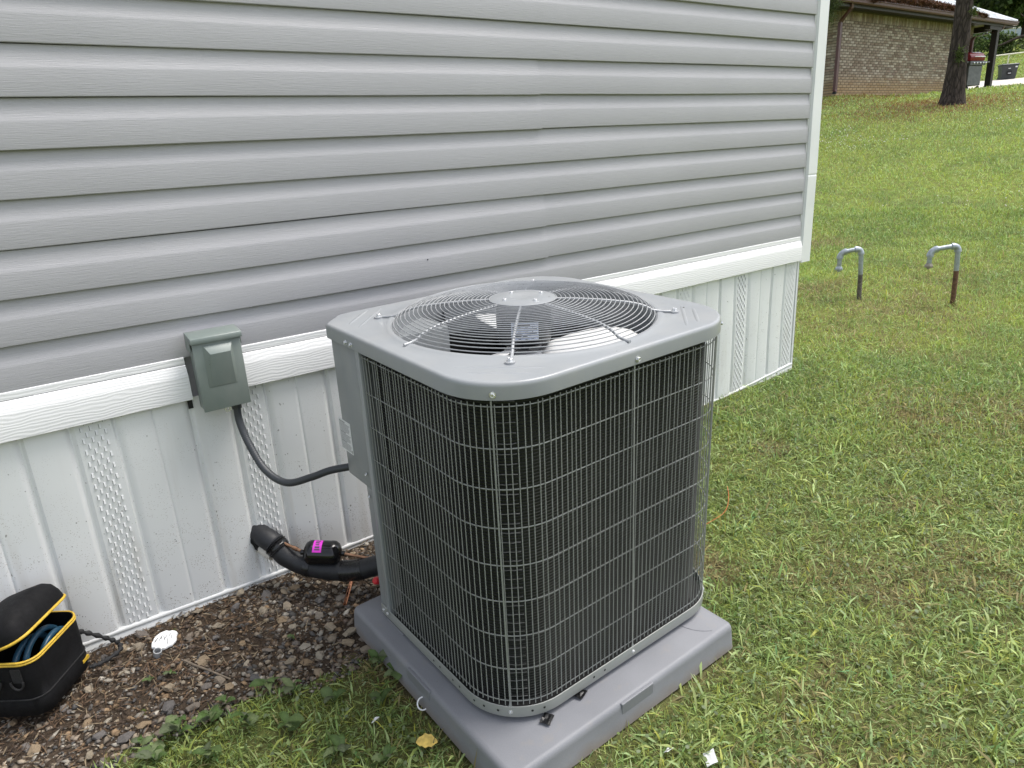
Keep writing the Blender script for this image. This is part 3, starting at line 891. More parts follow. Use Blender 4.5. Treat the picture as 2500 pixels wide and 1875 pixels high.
# wire guard
gp = resample(path(.004), step=.0155)
vw = MB().tube([(0, 0, .052), (0, 0, .869)], .0013, 6).mesh('vertical_wire', M['wire'], smooth=60)
for i, (x, y) in enumerate(gp):
    if i == 0: continue
    o = bpy.data.objects.new('vertical_wire', vw); col.objects.link(o); o.parent = ac; o.location = (x + random.gauss(0, .0004), y + random.gauss(0, .0004), random.gauss(0, .0012)); o.rotation_euler = (random.gauss(0, .0012), random.gauss(0, .0012), 0)
hp = [(x, y) for x, y in path(.0075)]
for k in range(9):
    z = .0615 + .1000 * k
    if k == 8: z = .861
    MB().tube([(x, y, z) for x, y in hp], .0016, 6).build('horizontal_wire', M['wire'], ac, smooth=60)
def normal_at(pts, i):
    d = pts[min(i + 1, len(pts) - 1)] - pts[max(i - 1, 0)]; l = math.hypot(*d); return d[1] / l, -d[0] / l
def screw(p, n, parent=ac, s=1.0, name='screw'):
    """hex washer-head screw; p position, n outward normal"""
    n = Vector(n).normalized(); q_ = n.to_track_quat('Z', 'Y'); mb = MB()
    mb.lathe([(.0060 * s, 0), (.0060 * s, .0009 * s), (.0046 * s, .0012 * s)], 14)
    mb.lathe([(.0044 * s, .0010 * s), (.0044 * s, .0040 * s), (.0036 * s, .0048 * s), (.0026 * s, .0044 * s)], 6)
    me = mb.mesh(name, M['zinc'])
    o = link_mesh(name, me, None, parent, Vector(p)); o.rotation_mode = 'QUATERNION'; o.rotation_quaternion = q_
    return o
def strap(px_, py_, nx, ny, lean=(0, 0)):
    t = Vector((-ny, nx, 0)); n = Vector((nx, ny, 0)); b = Vector((px_, py_, 0)); mb = MB(); w = .0019
    rs = []
    for z, ww, o in ((.030, .0042, .0022), (.052, .0042, .0022), (.060, w, .0018), (.87, w, .0018), (.885, w, .001)):
        c = b + Vector((lean[0] * (z - .03) / .85, lean[1] * (z - .03) / .85, 0)); 
        rs.append([c + t * (-ww) + n * o + Vector((0, 0, z)), c + t * ww + n * o + Vector((0, 0, z)), c + t * ww + n * (o + .0014) + Vector((0, 0, z)), c + t * (-ww) + n * (o + .0014) + Vector((0, 0, z))])
    mb.rings(rs, cap0=True, cap1=True); mb.build('guard_strap', M['wire'], ac)
    screw(b + n * .0044 + Vector((0, 0, .033)), n)
c45 = math.cos(R(45)); gr = AR - .004; gcx, gcy = AX0 + AR, AY0 + AR
strap(gcx - gr * c45, gcy - gr * c45, -c45, -c45, (-.004, .004))
strap(.082, AY0 + .004, 0, -1, (-.012, 0))
gcx2 = AX1 - AR
strap(gcx2 + gr * c45, gcy - gr * c45, c45, -c45)

# corner post, control box and recessed service panel
mb = MB(); mb.box(AX0 - .001, AX0 + .022, .2345, .2575, .030, .884); mb.build('corner_post', M['cab'], ac, bevel=(.003, 2), smooth=40)
poly = [(AX0 + .002, .2585), (AX0 + .10, .2585), (-.06, .2585), (-.06, AY1 - .004), (AX0 + .080, AY1 - .004), (AX0 + .002, AY1 - .082)]
poly = [poly[0]] + [(-.06, .2585), (-.06, AY1 - .004), (AX0 + .080, AY1 - .004), (AX0 + .002, AY1 - .082)]
mb = MB().prism(poly, .456, .882); mb.build('control_box', M['cab_dark'], ac, bevel=(.0025, 2), smooth=40)
mb = MB().prism([(AX0 + .002, .2585), (AX0 + .03, .2585), (-.06, .40), (-.06, AY1 - .006), (-.12, AY1 - .006), (AX0 + .004, .298)], .030, .4555); mb.build('service_panel', M['cab_dark'], ac)
MB().rings([[(-.06, .2585, .03), (.06, AY1 - .002, .03)], [(-.06, .2585, .88), (.06, AY1 - .002, .88)]], close=False).build('rear_divider', M['dark'], ac)
for y, z in ((.279, .500), (.279, .428), (.275, .036), (.250, .036)): screw((AX0 - (.0005 if z > .4 else -.0005) - (.002 if z < .1 else 0), y, z), (-1, 0, 0))
# rating label on the control box: paper with rows of fine print
lab = MB().box(AX0 + .0006, AX0 + .002 - .0004, .355, .431, .532, .632).build('rating_label', M['label'], ac)
mb = MB(); z = .627
row = 0
while z > .536:
    if row in (0, 8, 15): h, segs = .0030, [(.06, .55)]
    else: h, segs = .0016, [(.05, random.uniform(.8, .96))]
    for a, b in segs:
        ya, yb = .431 - .076 * a, .431 - .076 * b; xx = AX0 + .0003
        mb.add([(xx, ya, z - h), (xx, yb, z - h), (xx, yb, z), (xx, ya, z)], [(3, 2, 1, 0)])
    z -= h + .0024; row += 1
xx = AX0 + .0003
mb.add([(xx, .431 - .068, .536), (xx, .431 - .073, .536), (xx, .431 - .073, .545), (xx, .431 - .068, .545)], [(3, 2, 1, 0)])
mb.build('label_print', M['greyink'], lab)

# top cap with the fan opening
mb = MB(); rs = []
ol = resample(outline(.005) + [outline(.005)[0]], n=161)[:-1]
ang = np.arctan2(ol[:, 1] - CY, ol[:, 0] - CX); rad = np.hypot(ol[:, 1] - CY, ol[:, 0] - CX)
def inset_ring(o, z):
    rr_ = rad - o; return [(CX + a * math.cos(t), CY + a * math.sin(t), z) for a, t in zip(rr_, ang)]
def circ(r, z): return [(CX + r * math.cos(t), CY + r * math.sin(t), z) for t in ang]
for o, z in ((.003, .8795), (0, .8800), (0, .9085), (.0006, .9125), (.0020, .9160), (.0045, .9187), (.008, .9201), (.012, .9205)): rs.append(inset_ring(o, z))
for f in (.33, .66):
    rs.append([(CX + (a * (1 - f) + .392 * f) * math.cos(t), CY + (a * (1 - f) + .392 * f) * math.sin(t), .9205 + .0012 * f) for a, t in zip(rad - .012, ang)])
for r, z in ((.385, .9222), (.379, .9245), (.374, .9260), (.366, .9255), (.360, .9215), (.3565, .914), (.355, .90), (.354, .80), (.3525, .80), (.3525, .88)): rs.append(circ(r, z))
mb.rings(rs)
cap = mb.build('top_cap', M['cab'], ac, smooth=28)
for (xa, ya), (xb, yb) in (((-.323, .356), (-.203, .474)), ((-.322, .302), (-.165, .460)), ((.452, -.165), (.290, -.318)), ((.448, -.209), (.342, -.312)), ((-.322, -.151), (-.165, -.312)), ((-.318, -.205), (-.213, -.312)), ((.33, .44), (.45, .32)), ((.30, .42), (.43, .28))):
    mb = MB(); L = math.hypot(xb - xa, yb - ya); ux, uy = (xb - xa) / L, (yb - ya) / L; rs = []
    for f in np.linspace(0, 1, 9):
        e = min(1, 6 * min(f, 1 - f) + .06); x, y = xa + (xb - xa) * f, ya + (yb - ya) * f
        rs.append([(x - uy * w * (.5 + .5 * e), y + ux * w * (.5 + .5 * e), .9203 + h * e) for w, h in ((-.0062, 0), (-.004, .0019), (0, .0027), (.004, .0019), (.0062, 0))])
    mb.rings([r_[::-1] for r_ in rs], close=False); mb.build('pressed_rib', M['cab'], cap, smooth=60)
cpath = resample(path(-.0055), step=.004)
def cap_screw_at(x, y, n): screw((x, y, .893), n, s=1.25)
cap_screw_at(AX0 - .0052, .293, (-1, 0, 0)); cap_screw_at(AX0 - .0052, .262, (-1, 0, 0))
grr = AR + .005; cap_screw_at(gcx - grr * c45, gcy - grr * c45, (-1, -1, 0)); cap_screw_at(.0725, AY0 - .0052, (0, -1, 0)); cap_screw_at(gcx2 + grr * c45, gcy - grr * c45, (1, -1, 0))
MB().lathe([(.004, 0), (.0035, .0014), (.001, .002)], 8, (.43, -.19, .9207)).build('rubber_plug', M['dark'], cap)
MB().lathe([(.0022, 0), (.001, .001)], 8, (.02, AY0 + .012, .9200)).build('speck', M['dark'], cap)

# domed grille: hub plate, rings, spokes
prof = [(.088, .9720), (.15, .9700), (.22, .9650), (.28, .9585), (.315, .9515), (.338, .9430), (.352, .9340), (.361, .9265), (.366, .921)]
pa = np.array(prof); pd = np.r_[0, np.cumsum(np.hypot(*np.diff(pa, axis=0).T))]
def gprof(s_): return float(np.interp(s_, pd, pa[:, 0])), float(np.interp(s_, pd, pa[:, 1]))
nring = 23
for i in range(nring):
    r, z = gprof(pd[-1] * (i + .4) / nring * .985)
    MB().tube([(CX + r * math.cos(2 * math.pi * k / 72), CY + r * math.sin(2 * math.pi * k / 72), z) for k in range(72)], .0014, 6, closed=True).build('grille_ring', M['grille_wire'], ac, smooth=60)
for k in range(8):
    a = R(45 * k + 2.0); diag = k % 2 == 1
    pts = []
    for s_ in np.linspace(0, pd[-1] * .93, 16):
        r, z = gprof(s_); pts.append((CX + r * math.cos(a), CY + r * math.sin(a), z - .0042))
    endr = .405 if diag else .388
    pts += [(CX + .372 * math.cos(a), CY + .372 * math.sin(a), .9265), (CX + endr * math.cos(a), CY + endr * math.sin(a), .9245 if diag else .9255)]
    sp = MB().tube(pts, .0040, 8).build('grille_spoke', M['grille_wire'], ac, smooth=60)
    if diag:
        x, y = CX + .412 * math.cos(a), CY + .412 * math.sin(a)
        MB().lathe([(.012, .9215), (.012, .9265), (.010, .9272)], 18, (x, y, 0)).build('mount_tab', M['grille_wire'], sp, smooth=50)
        screw((x, y, .9270), (0, 0, 1), s=1.45)
mb = MB().lathe([(.020, .9690), (.088, .9670), (.0915, .9685), (.0915, .9715), (.088, .9735), (.060, .9750), (.052, .9765), (.034, .9765), (.030, .9755), (.004, .9755)], 48, (CX, CY, 0))
hub = mb.build('hub_plate', M['cab'], ac, smooth=35)
for k in range(4):
    a = R(45 + 90 * k + 40); x, y = CX + .060 * math.cos(a), CY + .060 * math.sin(a)
    MB().lathe([(.0145, .9738), (.0135, .9748), (.0085, .9735), (.002, .9728)], 20, (x, y, 0)).build('dimple', M['cab'], hub, smooth=50)
    screw((x, y, .9735), (0, 0, 1), s=1.25)
# motor and fan
mb = MB().lathe([(.02, .958), (.060, .956), (.0735, .948), (.0765, .940), (.0765, .862), (.0735, .852), (.05, .846), (.014, .844), (.012, .80), (.004, .80)], 40, (CX, CY, 0))
motor = mb.build('fan_motor', M['motor'], ac, smooth=35)
def motor_patch(a0, a1, z0, z1, r, name, mat, parent, n=8):
    mb = MB(); rs = []
    for k in range(n + 1):
        a = R(a0 + (a1 - a0) * k / n); rs.append([(CX + r * math.cos(a), CY + r * math.sin(a), z0), (CX + r * math.cos(a), CY + r * math.sin(a), z1)])
    mb.rings([q_[::-1] for q_ in rs], close=False); return mb.build(name, mat, parent)
ml = motor_patch(205, 262, .872, .922, .0771, 'motor_label', M['blue_label'], motor)
zz = .917
for row in range(7):
    h = .004 if row in (0, 5) else .0018
    for (a0, a1) in (((216, 244),) if row == 0 else ((208, 228), (236, 258)) if row in (2, 4) else ((208, 226), (229, 238)) if row == 5 else ((208, 250),)):
        motor_patch(a0, a1, zz - h, zz, .0774, 'label_print', M['ink'], ml, 3)
    zz -= h + .0042
for k, ang0 in enumerate((232, 232 + 120, 232 + 240)):      # mount arms from the hub down to the motor
    pass
blade_o = []
hubz = .815
MB().lathe([(.004, .826), (.055, .826), (.06, .820), (.06, .806), (.004, .804)], 24, (CX, CY, 0)).build('fan_hub', M['alu'], ac, smooth=40)
for k, a0 in enumerate((-56, 60, 186)):
    mb = MB(); rs = []
    for i in range(9):
        f = i / 8; r = .05 + .285 * f; hw = R(15 + 15 * math.sin(math.pi * min(1, f * .9 + .1)) ** .7) * (1 if f < .9 else .86)
        pitch = R(27 - 10 * f); row = []
        for j in range(9):
            g = j / 8 * 2 - 1; a = R(a0) + hw * g
            row.append((CX + r * math.cos(a), CY + r * math.sin(a), hubz + .012 + r * hw * g * math.tan(pitch) * .9 + .010 * (1 - g * g)))
        rs.append(row)
    mb.rings(rs, close=False); b = mb.build('fan_blade', M['alu'], ac, smooth=60)
    m = b.modifiers.new('s', 'SOLIDIFY'); m.thickness = .0015

# ------------------------------------------------------------------ disconnect box and conduit
dx = empty('disconnect_box', (.5, -.03, .722))
tag(dx, 'green grey metal electrical disconnect box fixed to the white band', 'electrical box')
def L_(p): return tuple(np.array(p) - np.array((.5, -.03, .722)))
def lbox(x0, x1, y0, y1, z0, z1): 
    return MB().box(x0 - .5, x1 - .5, y0 + .03, y1 + .03, z0 - .722, z1 - .722)
lbox(.434, .573, -.094, -.0348, .724, .950).build('enclosure', M['box'], dx, bevel=(.002, 2), smooth=40)
cov = lbox(.4305, .5745, -.1005, -.0945, .7215, .944).build('cover', M['box'], dx, bevel=(.0025, 2), smooth=40)
mb = MB()
hx0, hx1 = .4265, .5800
mb.prism([(-.0355, .9440), (-.109, .9400), (-.109, .9555), (-.1070, .9590), (-.0355, .9690)], hx0, hx1)   # in (y,z), along x
mb.v = [(z - .5, x + .03, y - .722) for x, y, z in mb.v]
mb.build('hood', M['box'], dx, bevel=(.0022, 2), smooth=40)
for x in (hx0 + .0008, hx1 - .0008):
    lbox(x - .0008, x + .0008, -.088, -.036, .915, .944).build('hood_cheek', M['box'], dx)
outer = [(.460, .931), (.549, .931), (.5485, .797), (.4565, .797)]
mid = [(.463, .9285), (.546, .9285), (.546, .797), (.459, .797)]
inner = [(.4745, .9055), (.5345, .9055), (.5395, .7985), (.4655, .7985)]
def qz(pts, ys): return [(x - .5, y + .03, z - .722) for (x, z), y in zip(pts, ys)]
mb = MB().rings([qz(outer, [-.1002] * 4), qz(mid, [-.1040, -.1040, -.1008, -.1008]), qz(inner, [-.1210, -.1210, -.1022, -.1022])], cap1=True)
mb.build('raised_panel', M['box'], cov, bevel=(.0035, 3), smooth=50)
mb = MB().lathe([(.0045, -.002), (.0105, -.002), (.0105, .0005), (.0045, .0005), (.0045, -.002)], 20, (.500 - .5, -.098 + .03, .717 - .722), 'y', capends=False)
mb.build('hasp', M['zinc'], dx, smooth=50)
MB().lathe([(.020, .0), (.020, -.006), (.0155, -.008), (.0155, -.020)], 20, (.534 - .5, -.070 + .03, .0015)).build('conduit_connector', M['conduit'], dx, smooth=40)

def catmull(pts, n=12):
    P = [Vector(p) for p in pts]; P = [P[0] * 2 - P[1]] + P + [P[-1] * 2 - P[-2]]; out = []
    for i in range(1, len(P) - 2):
        for k in range(n):
            t = k / n; a, b, c, d = P[i - 1:i + 3]
            out.append(.5 * ((2 * b) + (c - a) * t + (2 * a - 5 * b + 4 * c - d) * t * t + (3 * b - a - 3 * c + d) * t ** 3))
    out.append(P[-2]); return out
cond_pts = catmull([(.534, -.070, .708), (.533, -.078, .655), (.541, -.115, .585), (.560, -.180, .512), (.598, -.255, .482), (.655, -.325, .507), (.700, -.375, .533), (.752, -.425, .548)], 40)
rr_ = [.0118 + .0006 * math.sin(i * 2.1) * (1 if 60 < i < 150 else .35) for i in range(len(cond_pts))]
mb = MB().tube(cond_pts, rr_, 14)
cd = mb.build('electrical_conduit', M['conduit'], None, smooth=60)
tag(cd, 'dark grey flexible conduit looping from the electrical box to the air conditioner', 'conduit')

# ------------------------------------------------------------------ refrigerant lines
hose_pts = catmull([(.540, .03, .212), (.552, -.018, .205), (.574, -.065, .185), (.600, -.105, .142), (.645, -.155, .112), (.705, -.225, .100), (.770, -.290, .104), (.835, -.350, .128), (.875, -.385, .145)], 22)
n = len(hose_pts)
rr_ = []
for i in range(n):
    r = .0362 + .0006 * math.sin(i * .23)
    if 44 < i < 56: r = .0385 + .0018 * math.sin(i * 2.7)
    if 92 < i: r = .0345 + .0005 * math.sin(i * 2.6)
    rr_.append(r)
hose = empty('insulated_line', (.54, -.02, .2))
tag(hose, 'thick black foam insulated refrigerant line coming out of the white skirting', 'pipe')
def relo(pts, o): return [Vector(p) - Vector(o) for p in pts]
MB().tube(relo(hose_pts, (.54, -.02, .2)), rr_, 20).build('foam_sleeve', M['foam'], hose, smooth=60)
# tape wraps
for a, b in ((46, 55), (88, 95), (120, 140)):
    seg = hose_pts[a:b]; MB().tube(relo(seg, (.54, -.02, .2)), [rr_[i] + .0018 + .0007 * math.sin(i * 3.1) for i in range(a, b)], 20).build('tape_wrap', M['tape'], hose, smooth=60)
pv = MB().tube([(.537, .02, .158), (.553, -.030, .146), (.566, -.056, .138)], .0200, 18).build('drain_pipe', M['pvc'], None, smooth=50)
tag(pv, 'short cream plastic pipe end under the black line at the skirting hole', 'pipe')

fd = empty('filter_drier', (.645, -.170, .172))
tag(fd, 'black filter drier canister with magenta label on a copper line', 'filter drier')
A_, B_ = Vector((.641, -.168, .171)), Vector((.746, -.240, .157))
ax = (B_ - A_); Ld = ax.length; axn = ax.normalized(); qd = axn.to_track_quat('Z', 'Y')
mb = MB().lathe([(.006, -.012), (.0085, -.010), (.0085, .0), (.020, .002), (.034, .009), (.0415, .020), (.043, .030), (.0422, .033), (.0422, Ld - .036), (.043, Ld - .032), (.0418, Ld - .020), (.034, Ld - .009), (.019, Ld - .001), (.0085, Ld + .001), (.0085, Ld + .010), (.006, Ld + .012)], 40)
can = mb.build('canister', M['gloss_black'], fd, smooth=35); can.location = A_ - Vector((.645, -.170, .172)); can.rotation_mode = 'QUATERNION'; can.rotation_quaternion = qd
# label patch on the upper camera side
qi = qd.inverted(); tocam = (qi @ (Vector(CAM) - A_)).normalized(); up = (qi @ Vector((0, 0, 1)))
th0 = math.atan2(up.y, up.x); th1 = math.atan2(tocam.y, tocam.x)
dth = (th1 - th0 + math.pi) % (2 * math.pi) - math.pi
def can_patch(f0, f1, h0, h1, r, name, mat, parent):
    mb = MB(); rs = []
    for k in range(9):
        a = th0 + dth * (f0 + (f1 - f0) * k / 8); rs.append([(r * math.cos(a), r * math.sin(a), h0), (r * math.cos(a), r * math.sin(a), h1)])
    mb.rings(rs, close=False); return mb.build(name, mat, parent)
pl = can_patch(-.25, 1.0, .036, .066, .0427, 'pink_label', M['pink'], can)
for k in range(5):
    f0 = -.15 + .22 * k
    can_patch(f0, f0 + random.uniform(.10, .17), .042 + random.uniform(0, .003), .057 + random.uniform(-.004, .004), .04295, 'label_print', M['ink'], pl)
o0 = (.645, -.170, .172)
p1 = catmull([(.560, -.015, .205), (.590, -.085, .196), (.618, -.132, .182), tuple(A_)], 8)
MB().tube(relo(p1, o0), .0055, 10).build('copper_inlet', M['copper_dark'], fd, smooth=60)
MB().tube(relo([p1[16], p1[19]], o0), .0075, 12).build('brazed_coupling', M['copper_dark'], fd, smooth=60)
p2 = catmull([tuple(B_), (.785, -.278, .147), (.83, -.325, .139)], 6)
MB().tube(relo(p2, o0), .0055, 10).build('copper_outlet', M['copper_dark'], fd, smooth=60)
p3 = catmull([(.832, -.327, .1385), (.86, -.36, .134), (.90, -.41, .128)], 6)
MB().tube(relo(p3, o0), .0056, 10).build('bright_copper_end', M['copper'], fd, smooth=60)
rc = MB().lathe([(.004, 0), (.012, .002), (.013, .012), (.012, .026), (.009, .030), (.003, .031)], 14).build('valve_cap', M['red'], None, smooth=40, loc=(.784, -.462, .145), rot=(0, R(65), R(200)))
tag(rc, 'small red plastic valve cap beside the air conditioner post', 'cap')

# ------------------------------------------------------------------ tool bag
TB = Vector((-.158, -.160, .044)); bag = empty('tool_bag', TB, (0, 0, R(53)))
tag(bag, 'open black canvas tool bag with yellow zip edges against the skirting', 'bag')
hl, hw_, hh = .113, .088, .180       # local x = long side, y = across (positive away from camera)
def bag_ring(z, s=1.0, r=.042, dx=0, dy=0): return [(x * s + dx, y * s + dy, z) for x, y in rrect(-hl, hl, -hw_, hw_, r, 6)]
mb = MB().rings([bag_ring(0, .93), bag_ring(.004, .985), bag_ring(.03, 1.02), bag_ring(.058, 1.015), bag_ring(.06, .995), bag_ring(.11, 1.01), bag_ring(hh - .01, 1.0), bag_ring(hh, .99), bag_ring(hh, .955), bag_ring(hh - .03, .93), bag_ring(.05, .9)], cap0=True, cap1=True)
bd = mb.build('bag_body', M['canvas'], bag, smooth=50)
MB().tube(bag_ring(.060, 1.012), .0022, 6, closed=True).build('seam_piping', M['webbing'], bag, smooth=60)
for k, zo in enumerate((0, .0068)):
    MB().tube(bag_ring(hh - .002 - zo, .992 + .004 * k), .0033, 8, closed=True).build('zip_edge', M['yellow'], bag, smooth=60)
# lid: shallow dome hinged on the far long side, propped open
lid = empty('lid', (0, hw_, hh)); lid.parent = bag; lid.rotation_euler = (R(-21), 0, R(0))
def lid_ring(z, s): return [(x * s, y * s - hw_, z) for x, y in rrect(-hl, hl, -hw_, hw_, .042, 6)]
mb = MB().rings([lid_ring(.018, .93), lid_ring(.008, .965), lid_ring(.0, .99), lid_ring(.006, 1.0), lid_ring(.03, .985), lid_ring(.052, .93), lid_ring(.068, .80), lid_ring(.078, .55), lid_ring(.081, .2)], cap0=True, cap1=True)
mb.build('lid_shell', M['canvas'], lid, smooth=60)
MB().tube(lid_ring(.004, 1.0), .0042, 8, closed=True).build('lid_zip', M['yellow'], lid, smooth=60)
# handle rings and strap
for x in (-.066, -.004):
    pass
for y in (-.040, .022):
    MB().box(-hl - .004, -hl + .002, y - .013, y + .013, .118, .160).build('webbing_loop', M['webbing'], bag)
    pts = [(-hl - .007, y + .017, .124)] + [(-hl - .008, y + .017 * math.cos(a), .122 + .022 * math.sin(a)) for a in [-(math.pi * k / 10) for k in range(11)]] + [(-hl - .007, y - .017, .124)]
    MB().tube(pts, .0030, 8).build('d_ring', M['webbing'], bag, smooth=60)
sp_ = catmull([(hl - .004, -.05, .115), (hl + .02, -.075, .085), (hl + .045, -.11, .045), (hl + .055, -.135, .018), (hl + .03, -.15, .010), (hl - .02, -.125, .008), (hl - .045, -.10, .012)], 8)
MB().tube(sp_, [.0065 + .0025 * math.sin(i * 1.7) for i in range(len(sp_))], 8).build('shoulder_strap', M['webbing'], bag, smooth=60)
MB().box(hl - .05, hl - .02, -hw_ - .0028, -hw_ + .003, .030, .040).build('yellow_tag', M['yellow'], bag)
# hoses coiled inside
Rb = Matrix.Rotation(R(53), 4, 'Z')
for k, (cx_, cy_, rad_, zc, tilt) in enumerate(((.02, -.02, .075, .16, 62), (.045, -.035, .062, .15, 66), (-.005, -.005, .078, .150, 58))):
    pts = []
    for i in range(26):
        a = R(-12 + 200 * i / 25)
        p = Vector((rad_ * math.cos(a), 0, rad_ * .95 * math.sin(a))); p = Matrix.Rotation(R(tilt - 62), 4, 'X') @ p
        pts.append(TB + (Rb @ Vector((cx_ + p.x, cy_ + p.y, zc - .055 + p.z * .98))))
    h = MB().tube(pts, .0085, 12).build('blue_hose', M['blue_hose'], None, smooth=60)
    tag(h, ('dark blue rubber hose coiled in the open tool bag, ' + ('the uppermost loop under the lid', 'nearest the front zip edge', 'the loop deepest in the bag')[k]), 'hose', 'hoses in the tool bag')

# ------------------------------------------------------------------ small things on the ground
def gz(x, y): return float(ground(x, y))
mb = MB(); pts = []
nr = 26
rim = [(.040 * (1 + .14 * random.uniform(-1, 1)) * math.cos(6.283 * k / nr), .034 * (1 + .14 * random.uniform(-1, 1)) * math.sin(6.283 * k / nr)) for k in range(nr)]
mb.rings([[(x * s, y * s, z) for x, y in rim] for s, z in ((.96, 0), (1, .004), (.96, .009))] + [[(x * .5, y * .5, .013 + .002 * random.random()) for x, y in rim]], cap0=True, cap1=True)
for k in range(7):
    a = random.uniform(0, 6.28); x, y = random.uniform(-.02, .02), random.uniform(-.016, .016); dx_, dy_ = .012 * math.cos(.4), .012 * math.sin(.4)
sc_ = mb.build('foam_scrap', M['paper'], None, loc=(.172, -.135, bed_z(.172, -.135) + .008), rot=(R(10), R(-6), .5))
for k in range(8):
    x, y = random.uniform(-.024, .024), random.uniform(-.018, .018); a = .5 + random.gauss(0, .25); l = random.uniform(.005, .012)
    t = MB().box(-l, l, -.0008, .0008, .0125, .0145).build('dark_slit', M['ink'], sc_, loc=(x, y, 0), rot=(0, 0, a))
tag(sc_, 'crumbly white foam lump lying on the soil', 'scrap')
cpz = MB().lathe([(.0095, 0), (.0125, 0), (.0125, .021), (.0095, .021), (.0095, .004), (.001, .004)], 24).build('plastic_cap', M['grey_plastic'], None, smooth=40, loc=(.140, -.184, bed_z(.14, -.184) + .006), rot=(R(18), R(8), 0))
tag(cpz, 'small translucent grey plastic cap beside the white foam lump', 'cap')
st = catmull([(.200, -.272, bed_z(.2, -.272) + .016), (.222, -.318, bed_z(.22, -.318) + .014), (.246, -.365, bed_z(.246, -.365) + .014), (.290, -.435, bed_z(.29, -.435) + .014)], 8)
tg = MB().tube(st, [.0042 - .0018 * i / len(st) for i in range(len(st))], 8).build('twig', M['twig'], None, smooth=60)
tag(tg, 'thin grey bent twig lying across the gravel', 'twig')
cq = MB().tube([(.790, -.212, bed_z(.79, -.212) + .022), (.697, -.340, bed_z(.70, -.34) + .012)], .0064, 14).build('copper_offcut', M['copper'], None, smooth=60)
tag(cq, 'short bright copper pipe offcut leaning on the gravel', 'pipe')
# yellow leaf in the grass
def leaf_shape(L, W, n=7, curl=.1, serr=0.0, fold=.15):
    vs = []; fs = []
    for i in range(n + 1):
        f = i / n; w = W * math.sin(math.pi * min(1, f * .96 + .02)) ** .75 * (1 + serr * (1 if i % 2 else -1))
        z = curl * L * math.sin(f * 2.2) - .12 * L * f * f
        vs += [(f * L, -w, z + fold * w), (f * L, 0, z), (f * L, w, z + fold * w)]
    for i in range(n):
        a = i * 3; fs += [(a, a + 3, a + 4, a + 1), (a + 1, a + 4, a + 5, a + 2)]
    return vs, fs
v_, f_ = leaf_shape(.055, .021, 7, .05, .12)
yl = MB().add(v_, f_).build('fallen_leaf', M['dead_leaf'], None, smooth=80, loc=(.600, -1.00, gz(.6, -1.0) + .038), rot=(.1, .05, R(-30)))
tag(yl, 'yellow fallen leaf in the grass left of the pad', 'leaf')
rg = MB().tube([(.679 + .016 * math.cos(a), -.898 + .009 * math.sin(a), gz(.68, -.9) + .040 + .014 * math.sin(a)) for a in [R(20 + 300 * k / 16) for k in range(17)]], .0022, 8).build('wire_loop', M['paper'], None, smooth=60)
tag(rg, 'small white wire loop in the grass against the pad side', 'wire')
for k, (x, y, a, l, lab_) in enumerate(((1.145, -1.50, .9, .024, 'white paper tag in the grass at the bottom edge'), (1.083, -1.420, .2, .012, 'tiny white paper scrap in the grass in front of the pad'), (.556, -.850, .6, .011, 'pale crumpled scrap in the grass left of the pad'))):
    mb = MB(); g = [[(l * (i / 3 - .5) * 2, l * .62 * (j / 3 - .5) * 2, .0015 * math.sin(i + j + k)) for i in range(4)] for j in range(4)]; mb.rings(g, close=False)
    o = mb.build('paper_scrap', M['paper'], None, loc=(x, y, gz(x, y) + .024), rot=(R(-30), R(8), a)); o.modifiers.new('s', 'SOLIDIFY').thickness = .0008
    tag(o, lab_, 'scrap')
og = MB().tube(catmull([(2.25, -.70, gz(2.25, -.7) + .06), (2.18, -.76, gz(2.18, -.76) + .055), (2.10, -.80, gz(2.1, -.8) + .04), (1.98, -.80, gz(1.98, -.8) + .03)], 8), .0009, 6).build('orange_string', M['orange'], None)
tag(og, 'thin orange string on the grass beside the air conditioner', 'string')

# ------------------------------------------------------------------ broad-leaved weeds
def coloured_leaf(name, L, W, c, serr=.1, seed=0):
    rnd = random.Random(seed); v_, f_ = leaf_shape(L, W, 8, rnd.uniform(.15, .4), serr, rnd.uniform(.1, .35))
    me = MB().add(v_, f_).mesh(name, M['leaf'], smooth=80)
    at = me.color_attributes.new('Col', 'FLOAT_COLOR', 'POINT')
    cols = []
    for i in range(len(v_)):
        m = 1.35 if i % 3 == 1 else 1.0; cols += [c[0] * m, c[1] * m, c[2] * m, 1]
    at.data.foreach_set('color', cols); return me
LEAFS = [coloured_leaf('leaf', 1, w, c, s_, i) for i, (w, c, s_) in enumerate(((.34, (.062, .105, .028), .07), (.40, (.082, .125, .04), .10), (.26, (.07, .12, .032), .05), (.32, (.12, .155, .065), .12), (.36, (.085, .105, .055), .08)))]
weeds = [((.665, -.66), .052, 7), ((.690, -.735), .05, 6), ((.12, -.545), .055, 7), ((.05, -.60), .05, 6), ((.20, -.56), .048, 6), ((.365, -.535), .045, 6), ((.42, -.60), .05, 6), ((.28, -.64), .05, 6), ((.16, -.68), .05, 6), ((.36, -.72), .05, 6), ((.03, -.52), .045, 5), ((.50, -.70), .045, 5), ((.60, -.80), .045, 6), ((.25, -.52), .042, 5), ((.50, -.385), .022, 5), ((.10, -.29), .022, 4), ((.152, -.30), .022, 5), ((.44, -.88), .045, 6), ((.52, -.98), .04, 5)]
